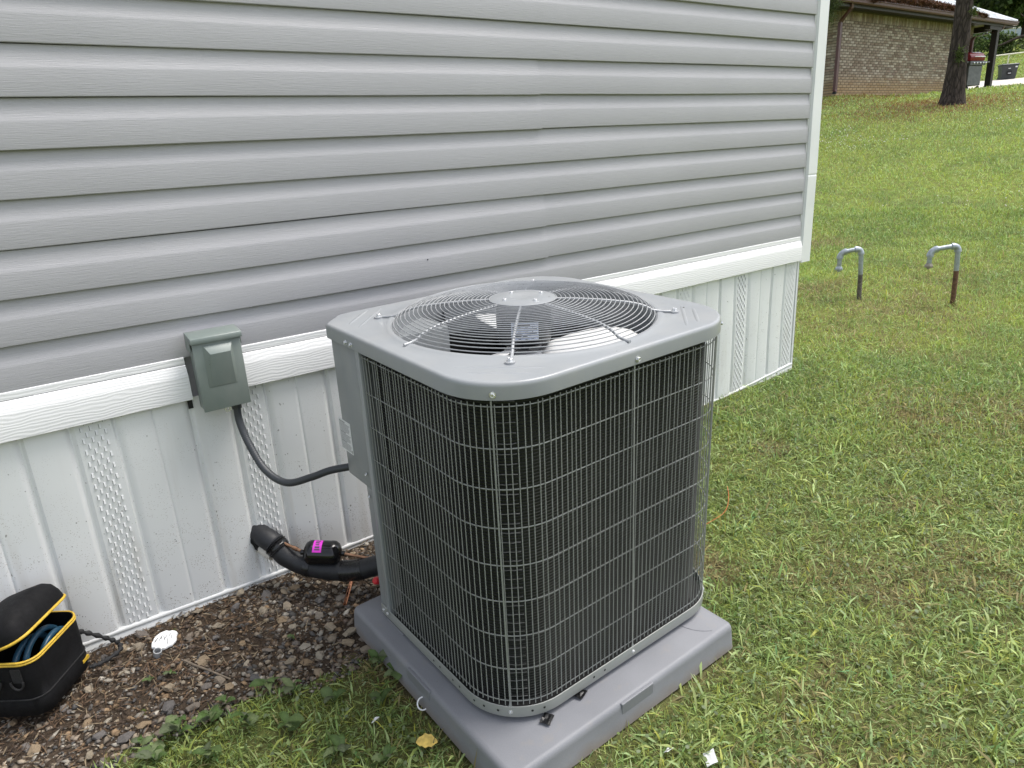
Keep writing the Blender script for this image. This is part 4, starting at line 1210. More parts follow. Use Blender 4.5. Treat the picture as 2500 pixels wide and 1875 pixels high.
wl = ['against the pad side by the last stones', 'lower beside the pad side', 'at the edge of the gravel, biggest on the left', 'bottom left below the gravel edge', 'just right of the biggest left one', 'under the end of the twig', 'right of the twig end in the grass', 'in the middle of the shaded grass', 'at the bottom edge of the shaded grass', 'low in the middle of the shaded grass', 'leftmost at the gravel edge', 'between the gravel tip and the pad', 'near the white wire loop', 'small, between gravel stones and grass', 'tiny, alone among the gravel stones', 'tiny, left of the grey wood chip', 'tiny, above the twig start', 'near the bottom edge left of the yellow leaf', 'beside the yellow fallen leaf']
for (xy, L, nlf), w_ in zip(weeds, wl):
    x, y = xy; w0 = empty('weed_plant', (x, y, gz(x, y) + .012)); tag(w0, 'green broad leaved weed ' + w_, 'weed', 'weeds along the gravel edge')
    for k in range(nlf):
        o = bpy.data.objects.new('leaf', LEAFS[(k * 3 + int(x * 100)) % 5]); col.objects.link(o); o.parent = w0
        l = L * random.uniform(.5, 1.1); o.scale = (l, l * random.uniform(.7, 1), l); o.location = (0, 0, .006 * k * L / .05)
        o.rotation_euler = (random.gauss(0, .25), R(-random.uniform(2, 28)), 6.283 * k / nlf + random.gauss(0, .3))

# ------------------------------------------------------------------ grass
def blades(n, sampler, hrange, wrange, lean, seed_c, dry=.08, curlv=.5, pale=0.0):
    x, y = sampler(n); n = len(x)
    h = RNG.uniform(*hrange, n); w = RNG.uniform(*wrange, n)
    d = np.hypot(x, y + 2.36); far = np.clip(d / 7, 1, 4.0)
    h = h * np.where(d > 6, 1.1, 1); w = w * far
    yaw = RNG.uniform(0, 6.283, n); ln = np.clip(np.abs(RNG.normal(lean, lean * .5, n)), .05, 1.45)
    z = ground(x, y) - .004
    ux, uy = np.cos(yaw), np.sin(yaw); rx, ry = -uy, ux
    tw = RNG.normal(0, .6, n); 
    rx2 = rx * np.cos(tw); ry2 = ry * np.cos(tw); rz2 = np.sin(tw) * .8
    P = []
    for f, ww in ((0, .55), (.55, 1.0), (1.0, 0)):
        a = ln * (1 - curlv + 2 * curlv * f) ; a = np.clip(a, 0, 1.75)
        hor = np.sin(a) * h * f; ver = np.cos(a * .9) * h * f; ver = np.maximum(ver, .003 + .004 * f)
        cx_, cy_, cz_ = x + ux * hor, y + uy * hor, z + ver
        if ww == 0: P.append(np.stack([cx_, cy_, cz_], 1))
        else:
            P.append(np.stack([cx_ - rx2 * w * ww, cy_ - ry2 * w * ww, cz_ - rz2 * w * ww], 1)); P.append(np.stack([cx_ + rx2 * w * ww, cy_ + ry2 * w * ww, cz_ + rz2 * w * ww], 1))
    Vv = np.stack(P, 1)
    c = lawn_colour(x, y) * RNG.uniform(.62, 1.45, (n, 1))
    hue = RNG.normal(0, 1, (n, 1)); c = c * (1 + hue * np.array([[.16, .03, -.12]]))
    k = (RNG.random(n) < .25 + pale)[:, None]; c = np.where(k, c * .55 + np.array([.32, .39, .19]) * RNG.uniform(.5, 1.15, (n, 1)), c)  # paler blades: mixed tones, with bright leaf reflections painted in
    s_ = np.clip(worn(x, y) * .8 + dry, 0, 1); s2 = straw(x, y)
    isdry = RNG.random(n) < np.maximum(s_, s2 * .75)
    dc = np.array([[.40, .34, .165]]) * RNG.uniform(.45, 1.2, (n, 1)) * np.array([[1, 1.02, .92]]); dc = np.where((s2 > .25)[:, None], dc * np.array([[.75, .5, .42]]), dc)
    c = np.where(isdry[:, None], dc, c)
    C = np.repeat(np.clip(c, .008, 1)[:, None, :], 5, 1); C[:, :2] *= .96; C[:, 4] *= 1.06  # feet slightly darker, tips lighter: shade towards the ground painted in
    return Vv.reshape(-1, 3), C.reshape(-1, 3), n
def excl(x, y):
    ok = ~((x > -2.7) & (x < 3.79) & (y > -.03))
    ok &= ~in_bed(x, y, .012 * np.sin(x * 40))
    # pad footprint
    lx = (x - 1.1) * .9997 + (y + .85) * .0235; ly = -(x - 1.1) * .0239 + (y + .85) * .9997
    ok &= ~((lx > -.426) & (lx < .436) & (ly > -.446) & (ly < .415))
    ok &= ~((x > 18.85) & (x < 30) & (y > 8.7)) & (np.hypot(x - TREE[0], y - TREE[1]) > .36)
    t = x * .9 + (y + 2.36) * .43; v = -x * .43 + (y + 2.36) * .9
    ok &= ~((t > 32.8 + np.maximum(0, -v - 4.2) * 1.05) & (t < 43.4) & (v < -.8))
    return ok
def sampler_polar(r0, r1, a0, a1):
    def f(n):
        r = np.sqrt(RNG.uniform(r0 ** 2, r1 ** 2, n)); a = RNG.uniform(a0, a1, n); x = r * np.cos(a); y = -2.357 + r * np.sin(a)
        ok = excl(x, y); return x[ok], y[ok]
    return f
def add_grass(name, parts, mat='grass'):
    Vs, Cs, n = [], [], 0
    for Vv, C, k in parts: Vs.append(Vv); Cs.append(C); n += k
    Vv = np.concatenate(Vs); C = np.concatenate(Cs); o = (np.arange(n) * 5)[:, None]
    return np_mesh(name, Vv, np.array([[0, 1, 3, 2]]) + o, np.array([[2, 3, 4]]) + o, C, M[mat])
parts = []
A0, A1 = R(-14), R(100)
def samp_patch(x0, x1, y0, y1):
    def f(n):
        x = RNG.uniform(x0, x1, n); y = RNG.uniform(y0, y1, n); ok = excl(x, y); return x[ok], y[ok]
    return f
NEAR = samp_patch(-.5, 4.3, -2.4, .05)
def clumped(base, k, spread):
    def f(n):
        x, y = base(max(1, n // k)); x = np.repeat(x, k) + RNG.normal(0, spread, len(x) * k); y = np.repeat(y, k) + RNG.normal(0, spread, len(y) * k)
        ok = excl(x, y); return x[ok], y[ok]
    return f
parts.append(blades(190000, NEAR, (.014, .042), (.0006, .0014), .9, 1, .10))
parts.append(blades(36000, clumped(NEAR, 7, .03), (.026, .062), (.0016, .0034), .95, 2, .06, .45, .15))
parts.append(blades(4600, clumped(NEAR, 6, .028), (.042, .092), (.0026, .0046), 1.02, 3, .04, .42, .2))
MIDA = sampler_polar(3.4, 9.5, R(8), R(42))
parts.append(blades(105000, MIDA, (.025, .060), (.0012, .0026), .6, 4, .10))
parts.append(blades(12000, clumped(MIDA, 7, .04), (.035, .08), (.0022, .0042), .85, 5, .06, .45, .1))
FARA = sampler_polar(9.0, 24, R(10), R(38))
parts.append(blades(110000, FARA, (.03, .065), (.0016, .003), .6, 6, .08))
parts.append(blades(16000, clumped(FARA, 9, .09), (.05, .11), (.0016, .003), .6, 9, .05, .45, .05))
HILL = sampler_polar(24, 62, R(15), R(30))
parts.append(blades(40000, HILL, (.06, .14), (.003, .006), .5, 7, .08))
SIDE = sampler_polar(1.2, 7, R(-35), R(10))
parts.append(blades(22000, SIDE, (.02, .06), (.0015, .003), .8, 8, .08))
lawn = link_mesh('grass', add_grass('grass', parts)); lawn_o = lawn
tag(lawn, 'green patchy mown lawn grass with dry blades', 'grass', kind='stuff')
# low round-leaved ground cover between the blades
def discs(n):
    x, y = clumped(NEAR, 9, .035)(n); n = len(x); r = RNG.uniform(.002, .0068, n); z = ground(x, y) + RNG.uniform(.006, .030, n)
    a = np.arange(6) * math.pi / 3; tx, ty = RNG.normal(0, .45, n)[:, None], RNG.normal(0, .45, n)[:, None]
    px_ = np.cos(a)[None] * r[:, None]; py_ = np.sin(a)[None] * r[:, None] * RNG.uniform(.6, 1, n)[:, None]
    yw = RNG.uniform(0, 6.28, n)[:, None]; qx = px_ * np.cos(yw) - py_ * np.sin(yw); qy = px_ * np.sin(yw) + py_ * np.cos(yw)
    Vv = np.stack([x[:, None] + qx, y[:, None] + qy, z[:, None] + qx * tx + qy * ty], 2)
    c = np.array([[.15, .205, .062]]) * RNG.uniform(.6, 1.5, (n, 1)); c = np.where((RNG.random(n) < .22)[:, None], np.array([[.20, .25, .13]]) * RNG.uniform(.7, 1.2, (n, 1)), c)
    o = (np.arange(n) * 6)[:, None]; Q = np.concatenate([np.array([[0, 1, 2, 3]]) + o, np.array([[0, 3, 4, 5]]) + o])
    return np_mesh('ground_cover', Vv.reshape(-1, 3), Q, None, np.repeat(c, 6, 0), M['grass'])
gc = link_mesh('ground_cover', discs(30000)); tag(gc, 'low round leaved ground cover among the near grass', 'ground cover', kind='stuff')
# white clover heads on the far lawn
def clover(n):
    x, y = sampler_polar(9, 19, R(12), R(36))(n * 3); p = sstep(.42, .7, fbm(x * .35, y * .35, 55)) * (.35 + .65 * sstep(8, 16, np.hypot(x, y)))
    ok = RNG.random(len(x)) < p; x, y = x[ok][:n], y[ok][:n]; n = len(x); r = RNG.uniform(.007, .013, n) * np.clip(np.hypot(x, y) / 13, .8, 1.3); z = ground(x, y) + RNG.uniform(.04, .065, n)
    b = np.array([[1, 0, 0], [-1, 0, 0], [0, 1, 0], [0, -1, 0], [0, 0, .9], [0, 0, -.9]], float)
    tri = np.array([[0, 2, 4], [2, 1, 4], [1, 3, 4], [3, 0, 4], [2, 0, 5], [1, 2, 5], [3, 1, 5], [0, 3, 5]])
    Vv = b[None] * r[:, None, None] + np.stack([x, y, z], 1)[:, None]
    return np_mesh('clover_blooms', Vv.reshape(-1, 3), None, (tri[None] + (np.arange(n) * 6)[:, None, None]).reshape(-1, 3), None, M['clover'])
cl = link_mesh('clover_blooms', clover(1300)); tag(cl, 'white clover flower heads scattered over the far lawn', 'flowers', kind='stuff')
# three tiny yellow flowers near the lower right
# ------------------------------------------------------------------ standpipes
def standpipe(base, top, end, drop, split, lab_, lower, cap_w):
    b, t, e = Vector(base), Vector(top), Vector(end); o = empty('stand_pipe', b); tag(o, lab_, 'pipe', 'pipes standing in the lawn')
    rel = lambda p: Vector(p) - b
    s_ = b.lerp(t, split)
    MB().tube([rel(b - Vector((0, 0, .15))), rel(s_)], .0168, 16).build('lower_riser', lower, o, smooth=50)
    MB().tube([rel(s_), rel(t - Vector((0, 0, .03)))], .0172, 16).build('upper_riser', M['galv'], o, smooth=50)
    def elbow(c, d1, d2, name):
        pts = []
        for k in range(9):
            f = k / 8; a = d1 * (1 - f) ** 2 + d2 * f ** 2
            pts.append(rel(c) + a * .046)
        MB().tube(pts, [.0245, .0245, .0222, .022, .022, .022, .0222, .0245, .0245], 16).build(name, M['galv'], o, smooth=50)
    hd = (e - t).normalized(); up_ = Vector((0, 0, 1))
    elbow(t, -up_, hd, 'elbow'); MB().tube([rel(t + hd * .03), rel(e - hd * .03)], .0172, 16).build('cross_pipe', M['galv'], o, smooth=50); elbow(e, -hd, -up_, 'elbow')
    MB().tube([rel(e - up_ * .03), rel(e - up_ * drop)], .0165, 16).build('down_pipe', M['galv'], o, smooth=50)
    c = rel(e - up_ * drop)
    MB().lathe([(.017, .012), (.022, .004), (.028 * cap_w, -.004), (.029 * cap_w, -.016), (.026, -.020), (.012, -.022), (.011, -.032), (.004, -.032)], 8 if cap_w > .95 else 16, c).build('end_fitting', M['galv'] if cap_w < 1.02 else M['tan_metal'], o)
zA, zB = gz(*PIPES[0]), gz(*PIPES[1])
standpipe((5.376, .462, zA), (5.360, .478, .588), (5.255, .585, .560), .115, .50, 'galvanised hooked pipe with mottled lower riser, nearer the house corner', M['mottled'], 1.0)
standpipe((5.637, -.106, zB), (5.625, -.092, .620), (5.49, .035, .592), .105, .58, 'galvanised hooked pipe with rust brown lower riser, further from the house', M['rust'], 1.04)

# ------------------------------------------------------------------ brick house
C1 = Vector((18.9, 8.75, 0)); wang = .02
wd = Vector((math.cos(wang), math.sin(wang), 0)); wnrm = Vector((math.sin(wang), -math.cos(wang), 0))
bh = empty('brick_house', (C1.x, C1.y, 2.33), (0, 0, wang))
tag(bh, 'tan brick house with white metal roof and maroon gutter', 'house')
# local: x along wall, -y towards the lawn, z from 2.33
WL = 7.95; WH = 2.04
MB().prism([(.012, .012), (WL, .012), (WL, 9), (.012, 9)], -.7, WH + .05).build('wall', M['mortar'], bh)
course, blen = .0668, .2095
bm_ = MB().box(0, .188, -.0, .02, 0, .0515).mesh('brick', M['brick_a'])
bm_l = MB().box(-.0, .02, 0, .2005, 0, .0578).mesh('brick', M['brick_a'])
bv, bc = [], []
pal = np.array([[.27, .21, .16], [.33, .27, .21], [.37, .31, .245], [.41, .355, .285], [.47, .41, .335], [.31, .235, .19]])
cnt = 0
FB = MB(); fcol = []
def far_brick(x0, x1, y0, y1, z0, z1):
    FB.box(x0, x1, y0, y1, z0, z1); c = pal[RNG.integers(0, len(pal))] * RNG.uniform(.8, 1.2)
    for k in range(8): fcol.append((*c, 1))
ncourse = int((WH - .21) / course)
jit = lambda: random.uniform(-.003, .003)
for j in range(-4, ncourse):
    z = j * course; x = -(.105 if j % 2 else 0)
    while x < WL:
        a, b = max(0, x), min(WL, x + .188)
        if b - a > .05:
            if cnt < 300 and j >= 0 and x < 2.2 and b - a > .185:
                o = bpy.data.objects.new('brick', bm_); col.objects.link(o); o.parent = bh; o.location = (a, jit(), z); cnt += 1
            else: far_brick(a, b, jit(), .02, z, z + .0515)
        x += blen
    y = .022 + (.105 if j % 2 == 0 else 0)
    far_brick(-.0002, .018, .0205, .0205 + (.09 if j % 2 == 0 else .19), z, z + .0515)
    y = .0205 + (.1 if j % 2 == 0 else .2)
    while y < 5.5:
        far_brick(jit(), .02, y, y + .2005, z, z + .0515); y += blen
zs = ncourse * course
x = 0
while x < WL - .05:      # soldier course under the eave
    far_brick(x, x + .057, jit() - .004, .02, zs, zs + .2005); x += .0668
y = .03
while y < 5.5: far_brick(jit() - .004, .02, y, y + .057, zs, zs + .2005); y += .0668
fo = FB.build('brickwork', M['brick_b'], bh); tag(fo, kind='stuff')
at = fo.data.color_attributes.new('Col', 'FLOAT_COLOR', 'POINT'); at.data.foreach_set('color', np.array(fcol, np.float32).ravel())
# eave: soffit, fascia, gutter
EX0, EX1, EY0, EY1, EZ = -1.02, 9.75, -.50, 9.5, 2.045
MB().box(EX0 + .05, 8.05, EY0 + .05, EY1, EZ, EZ + .02).build('soffit', M['fascia'], bh)  # takes the dark fascia tone: shade under the eave painted in
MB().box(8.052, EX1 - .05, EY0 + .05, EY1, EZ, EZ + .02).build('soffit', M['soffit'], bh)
MB().box(0.2, WL + 1.6, -.06, .14, EZ - .19, EZ - .003).build('frieze_beam', M['darkwood'], bh) if False else None
MB().box(EX0 + .03, EX1 - .03, EY0 + .03, EY0 + .055, EZ - .055, EZ + .12).build('fascia', M['fascia'], bh)
MB().box(EX0 + .03, EX0 + .055, EY0 + .056, EY1, EZ - .055, EZ + .12).build('fascia', M['fascia'], bh)
MB().box(EX1 - .055, EX1 - .03, EY0 + .056, EY1, EZ - .055, EZ + .12).build('fascia', M['fascia'], bh)
gprofl = [(0, 0), (-.075, 0), (-.095, .03), (-.10, .085), (-.12, .095), (-.12, .11), (-.10, .108), (0, .10)]
mb = MB(); mb.rings([[(x, EY0 + .028 + y, EZ + .012 + z) for y, z in gprofl] for x in (EX0 - .09, 2, 5, EX1 + .09)], cap0=True, cap1=True); mb.build('gutter', M['maroon'], bh)
mb = MB(); mb.rings([[(EX1 - .028 - y, yy, EZ + .012 + z) for y, z in gprofl] for yy in (EY0 + .03, 4, EY1)], cap0=True, cap1=True); mb.build('gutter', M['maroon'], bh)
mb = MB(); mb.rings([[(EX0 + .028 + y, yy, EZ + .012 + z) for y, z in gprofl] for yy in (EY0 + .03, 4, EY1)], cap0=True, cap1=True); mb.build('gutter', M['maroon'], bh)
# hipped metal roof with standing seams
rx0, rx1, ry0, ry1, rz = EX0 - .06, EX1 + .06, EY0 - .03, EY1, EZ + .125
pitch = .5; run = (ry1 - ry0) / 2; rh = run * pitch
ridge = [(rx0 + run, (ry0 + ry1) / 2, rz + rh), (rx1 - run, (ry0 + ry1) / 2, rz + rh)] if rx1 - rx0 > 2 * run else [((rx0 + rx1) / 2, (ry0 + ry1) / 2, rz + rh)] * 2
mb = MB().add([(rx0, ry0, rz), (rx1, ry0, rz), (rx1, ry1, rz), (rx0, ry1, rz), ridge[0], ridge[1]], [(0, 1, 5, 4), (1, 2, 5), (2, 3, 4, 5), (3, 0, 4)])
roof = mb.build('roof', M['roof'], bh)
x = rx0 + .3
while x < rx1 - .2:
    lim = min(x - rx0, rx1 - x, run); p0 = Vector((x, ry0, rz + .012)); p1 = Vector((x, ry0 + lim, rz + .012 + lim * pitch))
    MB().tube([p0, p1], .014, 4).build('roof_seam', M['roof'], roof); x += .42
for a, b in (((rx0, ry0, rz + .02), ridge[0]), ((rx1, ry0, rz + .02), ridge[1])):
    MB().tube([a, tuple(Vector(b) + Vector((0, 0, .02)))], .05, 6).build('hip_cap', M['roof'], roof)
# pine straw lying along the gutter
def needle_pile(n, fx, name, L, w, pal_):
    P = fx(n); a = RNG.uniform(0, 6.283, n); el = RNG.normal(0, .4, n); l = RNG.uniform(*L, n)
    d = np.stack([np.cos(a) * np.cos(el), np.sin(a) * np.cos(el), np.sin(el)], 1); s_ = np.stack([-np.sin(a), np.cos(a), np.zeros(n)], 1) * w
    Vv = np.stack([P - d * l[:, None] / 2 - s_, P - d * l[:, None] / 2 + s_, P + d * l[:, None] / 2 + s_, P + d * l[:, None] / 2 - s_], 1)
    o = (np.arange(n) * 4)[:, None]; C = np.array(pal_)[RNG.integers(0, len(pal_), n)] * RNG.uniform(.6, 1.2, (n, 1))
    return np_mesh(name, Vv.reshape(-1, 3), np.array([[0, 1, 2, 3]]) + o, None, np.repeat(C, 4, 0), M['needles'])
def fx_roof(n):
    x = RNG.uniform(.3, 7.3, n); prof_ = .35 + .65 * fbm(x * 1.3, x * 0, 71) ; prof_ = prof_ * sstep(.3, 1.8, x) * sstep(7.6, 5.6, x)
    u = RNG.random(n) ** 1.3 * 1.5 * prof_; y = ry0 - .05 + u; h = .20 * prof_ * (1 - u / (1.5 * prof_ + 1e-3)) * RNG.random(n)
    return np.stack([x, y, rz + u * pitch + h + .01], 1)
pn = link_mesh('pine_straw', needle_pile(16000, fx_roof, 'pine_straw', (.10, .24), .006, [[.20, .095, .05], [.14, .07, .04], [.26, .14, .08], [.09, .055, .04]]), parent=bh); tag(pn, kind='stuff')
# downspouts
def downspout(pts, name='downspout'):
    mb = MB(); w = .05
    rs = []
    for p in pts: rs.append([(p[0] - w, p[1] - w * .7, p[2]), (p[0] + w, p[1] - w * .7, p[2]), (p[0] + w, p[1] + w * .7, p[2]), (p[0] - w, p[1] + w * .7, p[2])])
    mb.rings(rs, cap0=True, cap1=True); return mb.build(name, M['maroon'], bh)
d1 = downspout([(-.14, -.05, .10), (-.14, -.05, .25), (-.14, -.05, 1.72), (-.16, -.12, 1.80), (-.42, -.46, 1.96), (-.45, -.48, 2.06)])
MB().tube([(-.14, -.05, .13), (-.26, -.12, .06)], .05, 4).build('outlet', M['maroon'], d1)
MB().box(-.315, -.255, -.165, -.085, .02, .075).build('outlet_mouth', M['dark'], d1)
downspout([(7.80, -.06, .12), (7.80, -.06, 1.60), (7.86, -.08, 1.70), (9.0, -.42, 1.92), (9.02, -.45, 2.05)])
# porch post, beam and far pier
MB().box(8.62, 8.79, -.44, -.27, -.4, EZ - .16).build('porch_post', M['darkwood'], bh)
MB().box(8.0, 8.95, -.45, -.26, EZ - .158, EZ - .002).build('porch_beam', M['darkwood'], bh)
MB().box(8.62, 8.81, -.24, 6.0, EZ - .158, EZ - .004).build('porch_beam', M['darkwood'], bh)
MB().box(8.0, 9.2, -.4, 6, -.6, -.02).build('porch_slab', M['concrete'], bh)

# ------------------------------------------------------------------ pine tree
tz = gz(*TREE); pine = empty('pine_tree', (TREE[0], TREE[1], tz)); tag(pine, 'tall pine with thick furrowed dark trunk in front of the brick house', 'tree')
na, nz = 72, 150
rs = []
for j in range(nz + 1):
    h = -.15 + 13.5 * (j / nz) ** 1.35
    rad_ = .158 + .075 * math.exp(-max(h, 0) / .30) + .032 * math.exp(-max(h, 0) / 1.8) - .006 * h
    lx, ly = .025 * h + .02 * math.sin(h * 1.4), .02 * h
    a = np.arange(na) * 2 * math.pi / na
    cell = fbm(a * 3.9 + 30 + .25 * np.sin(h * 2 + a * 3), a * 0 + h * 2.2, 61, 3) * .6 + fbm(a * 9 + 9, a * 0 + h * 6, 63, 2) * .4
    ridge_ = np.abs(cell - .5) * 2
    rr2 = rad_ * (1 + .13 * (ridge_ - .35) + .04 * np.sin(a * 3 + 1))
    rs.append([(lx + r_ * math.cos(t), ly + r_ * math.sin(t), h) for r_, t in zip(rr2, a)])
mb = MB().rings(rs, cap1=True); mb.build('trunk', M['bark'], pine, smooth=70)
def needles_tuft(cs, n, L, w, spread, name, parent, pal_):
    P = np.array(cs)[RNG.integers(0, len(cs), n)] + RNG.normal(0, spread, (n, 3)); d = RNG.normal(0, 1, (n, 3)); d[:, 2] -= .3; d /= np.linalg.norm(d, axis=1)[:, None]
    l = RNG.uniform(*L, n)[:, None]; s_ = np.cross(d, RNG.normal(0, 1, (n, 3))); s_ /= np.linalg.norm(s_, axis=1)[:, None]; s_ *= w
    Vv = np.stack([P - s_, P + s_, P + d * l + s_ * .3, P + d * l - s_ * .3], 1); o = (np.arange(n) * 4)[:, None]
    C = np.array(pal_)[RNG.integers(0, len(pal_), n)] * RNG.uniform(.6, 1.3, (n, 1))
    me = np_mesh(name, Vv.reshape(-1, 3), np.array([[0, 1, 2, 3]]) + o, None, np.repeat(C, 4, 0), M['foliage']); return link_mesh(name, me, parent=parent)
GP = [[.05, .075, .02], [.08, .11, .03], [.035, .05, .018], [.10, .13, .045]]
# long drooping bough that hangs in view beside the house corner
tip = Vector((14.35 - TREE[0], 6.45 - TREE[1], 3.75 - tz)); lb = catmull([(.15, .12, 5.4), (-1.0, .7, 5.1), (-2.1, 1.2, 3.2), tuple(tip)], 10)
MB().tube(lb, [.07 - .055 * i / len(lb) for i in range(len(lb))], 7).build('limb', M['bark'], pine, smooth=60)
needles_tuft([tuple(tip + Vector((random.gauss(0, .09), random.gauss(0, .09), random.gauss(-.02, .10)))) for k in range(14)] + [tuple(p) for p in lb[18:]], 2600, (.10, .2), .0028, .05, 'bough_needles', pine, GP)
# little shoots on the trunk
sh_c = [(-.15, -.08, .92), (-.14, -.10, .98), (-.15, -.08, 1.02), (-.15, -.09, .86), (.16, -.22, 2.32), (.22, -.20, 2.26), (.10, -.22, 2.2), (.26, -.16, 2.35), (.02, -.19, 1.72), (.0, -.19, 1.78)]
for part_ in (sh_c[:4], sh_c[4:8], sh_c[8:]):
    needles_tuft(part_, 42 * len(part_), (.05, .11), .009, .03, 'trunk_shoot', pine, [[.09, .13, .03], [.13, .17, .05], [.06, .09, .025]])
# crown high above
cc = []
for k in range(34):
    h = 8.5 + 5.2 * random.random(); a = random.uniform(0, 6.283); l = (1 - (h - 8.5) / 6.5) * 2.6 * random.uniform(.5, 1) + .3
    e = Vector((.3 + l * math.cos(a), .2 + l * math.sin(a), h + .2 * l))
    if k % 2 == 0: MB().tube([(.025 * h, .02 * h, h - .2), tuple(e)], [.05, .015], 6).build('limb', M['bark'], pine)
    for m_ in range(4): cc.append(tuple(e * (1 - .12 * m_) + Vector((0, 0, .12 * m_ * h * .9)) * 0 + Vector((0, 0, (h) * .12 * m_))))
cr_o = needles_tuft(cc, 15000, (.16, .3), .006, .28, 'crown', pine, GP)

# ------------------------------------------------------------------ grill
gb = Vector((26.78, 8.86, gz(26.78, 8.86) + .02)); gr_o = empty('barbecue_grill', gb, (0, 0, R(-14))); tag(gr_o, 'gas barbecue grill with dark red lid behind the pine trunk', 'grill')
MB().prism([(-.33, -.24), (.27, -.24), (.27, .22), (-.33, .22)], .12, .72).build('cabinet', M['grill_grey'], gr_o, bevel=(.015, 2))
MB().box(-.36, .34, -.29, .26, .72, .84).build('control_panel', M['grill_grey'], gr_o, bevel=(.012, 2))
MB().box(-.62, -.37, -.24, .22, .79, .835).build('side_shelf', M['grill_grey'], gr_o, bevel=(.008, 2)); MB().box(.35, .60, -.24, .22, .79, .835).build('side_shelf', M['grill_grey'], gr_o, bevel=(.008, 2))
mb = MB(); hp_ = [(-.25, .845), (-.27, .96), (-.20, 1.07), (-.06, 1.13), (.10, 1.12), (.20, 1.04), (.23, .845)]
mb.rings([[(x, y, z) for y, z in hp_] for x in (-.34, .32)], cap0=True, cap1=True); ldg = mb.build('lid', M['grill_lid'], gr_o, bevel=(.02, 3), smooth=40)
MB().tube([(-.25, -.325, .965), (.23, -.325, .965)], .014, 8).build('handle', M['zinc'], ldg, smooth=60)
for x in (-.22, -.08, .06, .20, .31): MB().lathe([(.026, 0), (.026, -.03), (.018, -.035)], 12, (x, -.29, .78), 'y').build('knob', M['zinc'], gr_o, smooth=40)
for x in (-.28, .22):
    for y in (-.2, .18): MB().lathe([(.05, -.02), (.055, 0), (.05, .02)], 14, (x, y, .06), 'x').build('wheel', M['motor'], gr_o, smooth=40)

# ------------------------------------------------------------------ driveway, bin, rail fences
dv = []; cols_ = 14; rows_ = 16
for i in range(rows_ + 1):
    for j in range(cols_ + 1):
        t = 33.2 + 10.0 * i / rows_; v = -1.0 - 16 * j / cols_
        if i == 0: t += .5 * math.sin(v * .6)
        t += (1 - i / rows_) * max(0, (-v - 4.2)) * 1.05
        x = .9 * t - .43 * v; y = .43 * t + .9 * v
        k = 1 / (.9 * .9 + .43 * .43); x *= k; y = y * k - 2.36
        dv.append((x, y, gz(x, y) + .035))
mb = MB(); W_ = cols_ + 1; mb.add(dv, [(i * W_ + j, i * W_ + j + 1, (i + 1) * W_ + j + 1, (i + 1) * W_ + j) for i in range(rows_) for j in range(cols_)])
bmx = mb.build('driveway', M['concrete'], None, smooth=60); tag(bmx, kind='structure')
bx_, by_ = 40.6, 12.95
bn = empty('wheeled_bin', (bx_, by_, gz(bx_, by_) - .02), (0, 0, R(-52))); tag(bn, 'dark grey wheeled rubbish bin on the far driveway', 'bin')
mb = MB().rings([[(x * s, y * s, z) for x, y in rrect(-.34, .34, -.30, .30, .05, 3)] for s, z in ((.82, .05), (.86, .10), (1, .62), (1.03, .63), (1.03, .66))], cap0=True, cap1=True); bb = mb.build('bin_body', M['bin'], bn, smooth=40)
mb = MB().rings([[(x * s, y * s, z) for x, y in rrect(-.37, .37, -.33, .33, .05, 3)] for s, z in ((1, .662), (1, .69), (.9, .72))], cap0=True, cap1=True); mb.build('bin_lid', M['bin'], bn, smooth=40)
MB().box(-.12, .08, -.318, -.300, .22, .40).build('front_recess', M['dark'], bb); MB().box(-.07, .05, -.325, -.3185, .29, .315).build('bin_lettering', M['label'], bb)
MB().box(-.08, .02, -.325, -.306, .50, .525).build('bin_lettering', M['label'], bb); MB().box(.20, .29, -.328, -.312, .54, .60).build('bin_lettering', M['label'], bb)
for x in (-.27, .27): MB().lathe([(.09, -.03), (.1, 0), (.09, .03)], 14, (x, .26, .09), 'x').build('wheel', M['motor'], bn, smooth=40)
def rail_fence(p0, p1, posts, h, r, lab_):
    p0, p1 = Vector(p0), Vector(p1); o = empty('rail_fence', p0); tag(o, lab_, 'fence')
    n = 10; pts = []
    for k in range(n + 1):
        p = p0.lerp(p1, k / n); pts.append((p.x - p0.x, p.y - p0.y, gz(p.x, p.y) + h - p0.z))
    MB().tube(pts, r, 8).build('top_rail', M['rail'], o, smooth=60)
    for f in posts:
        p = p0.lerp(p1, f); z = gz(p.x, p.y) - p0.z; MB().tube([(p.x - p0.x, p.y - p0.y, z - .3), (p.x - p0.x, p.y - p0.y, z + h - r)], r * .9, 8).build('fence_post', M['rail'], o, smooth=60)
rail_fence((41.6, 14.2, 3.2), (46.5, 9.2, 3.2), (.12, .55, .95), .98, .035, 'cream pipe rail fence beyond the driveway near the bin')
rail_fence((69.6, 25.9, 7), (74.5, 20.5, 7), (.12, .3, .48, .66, .84), 1.1, .04, 'far cream rail fence on the hill behind the fallen branch')

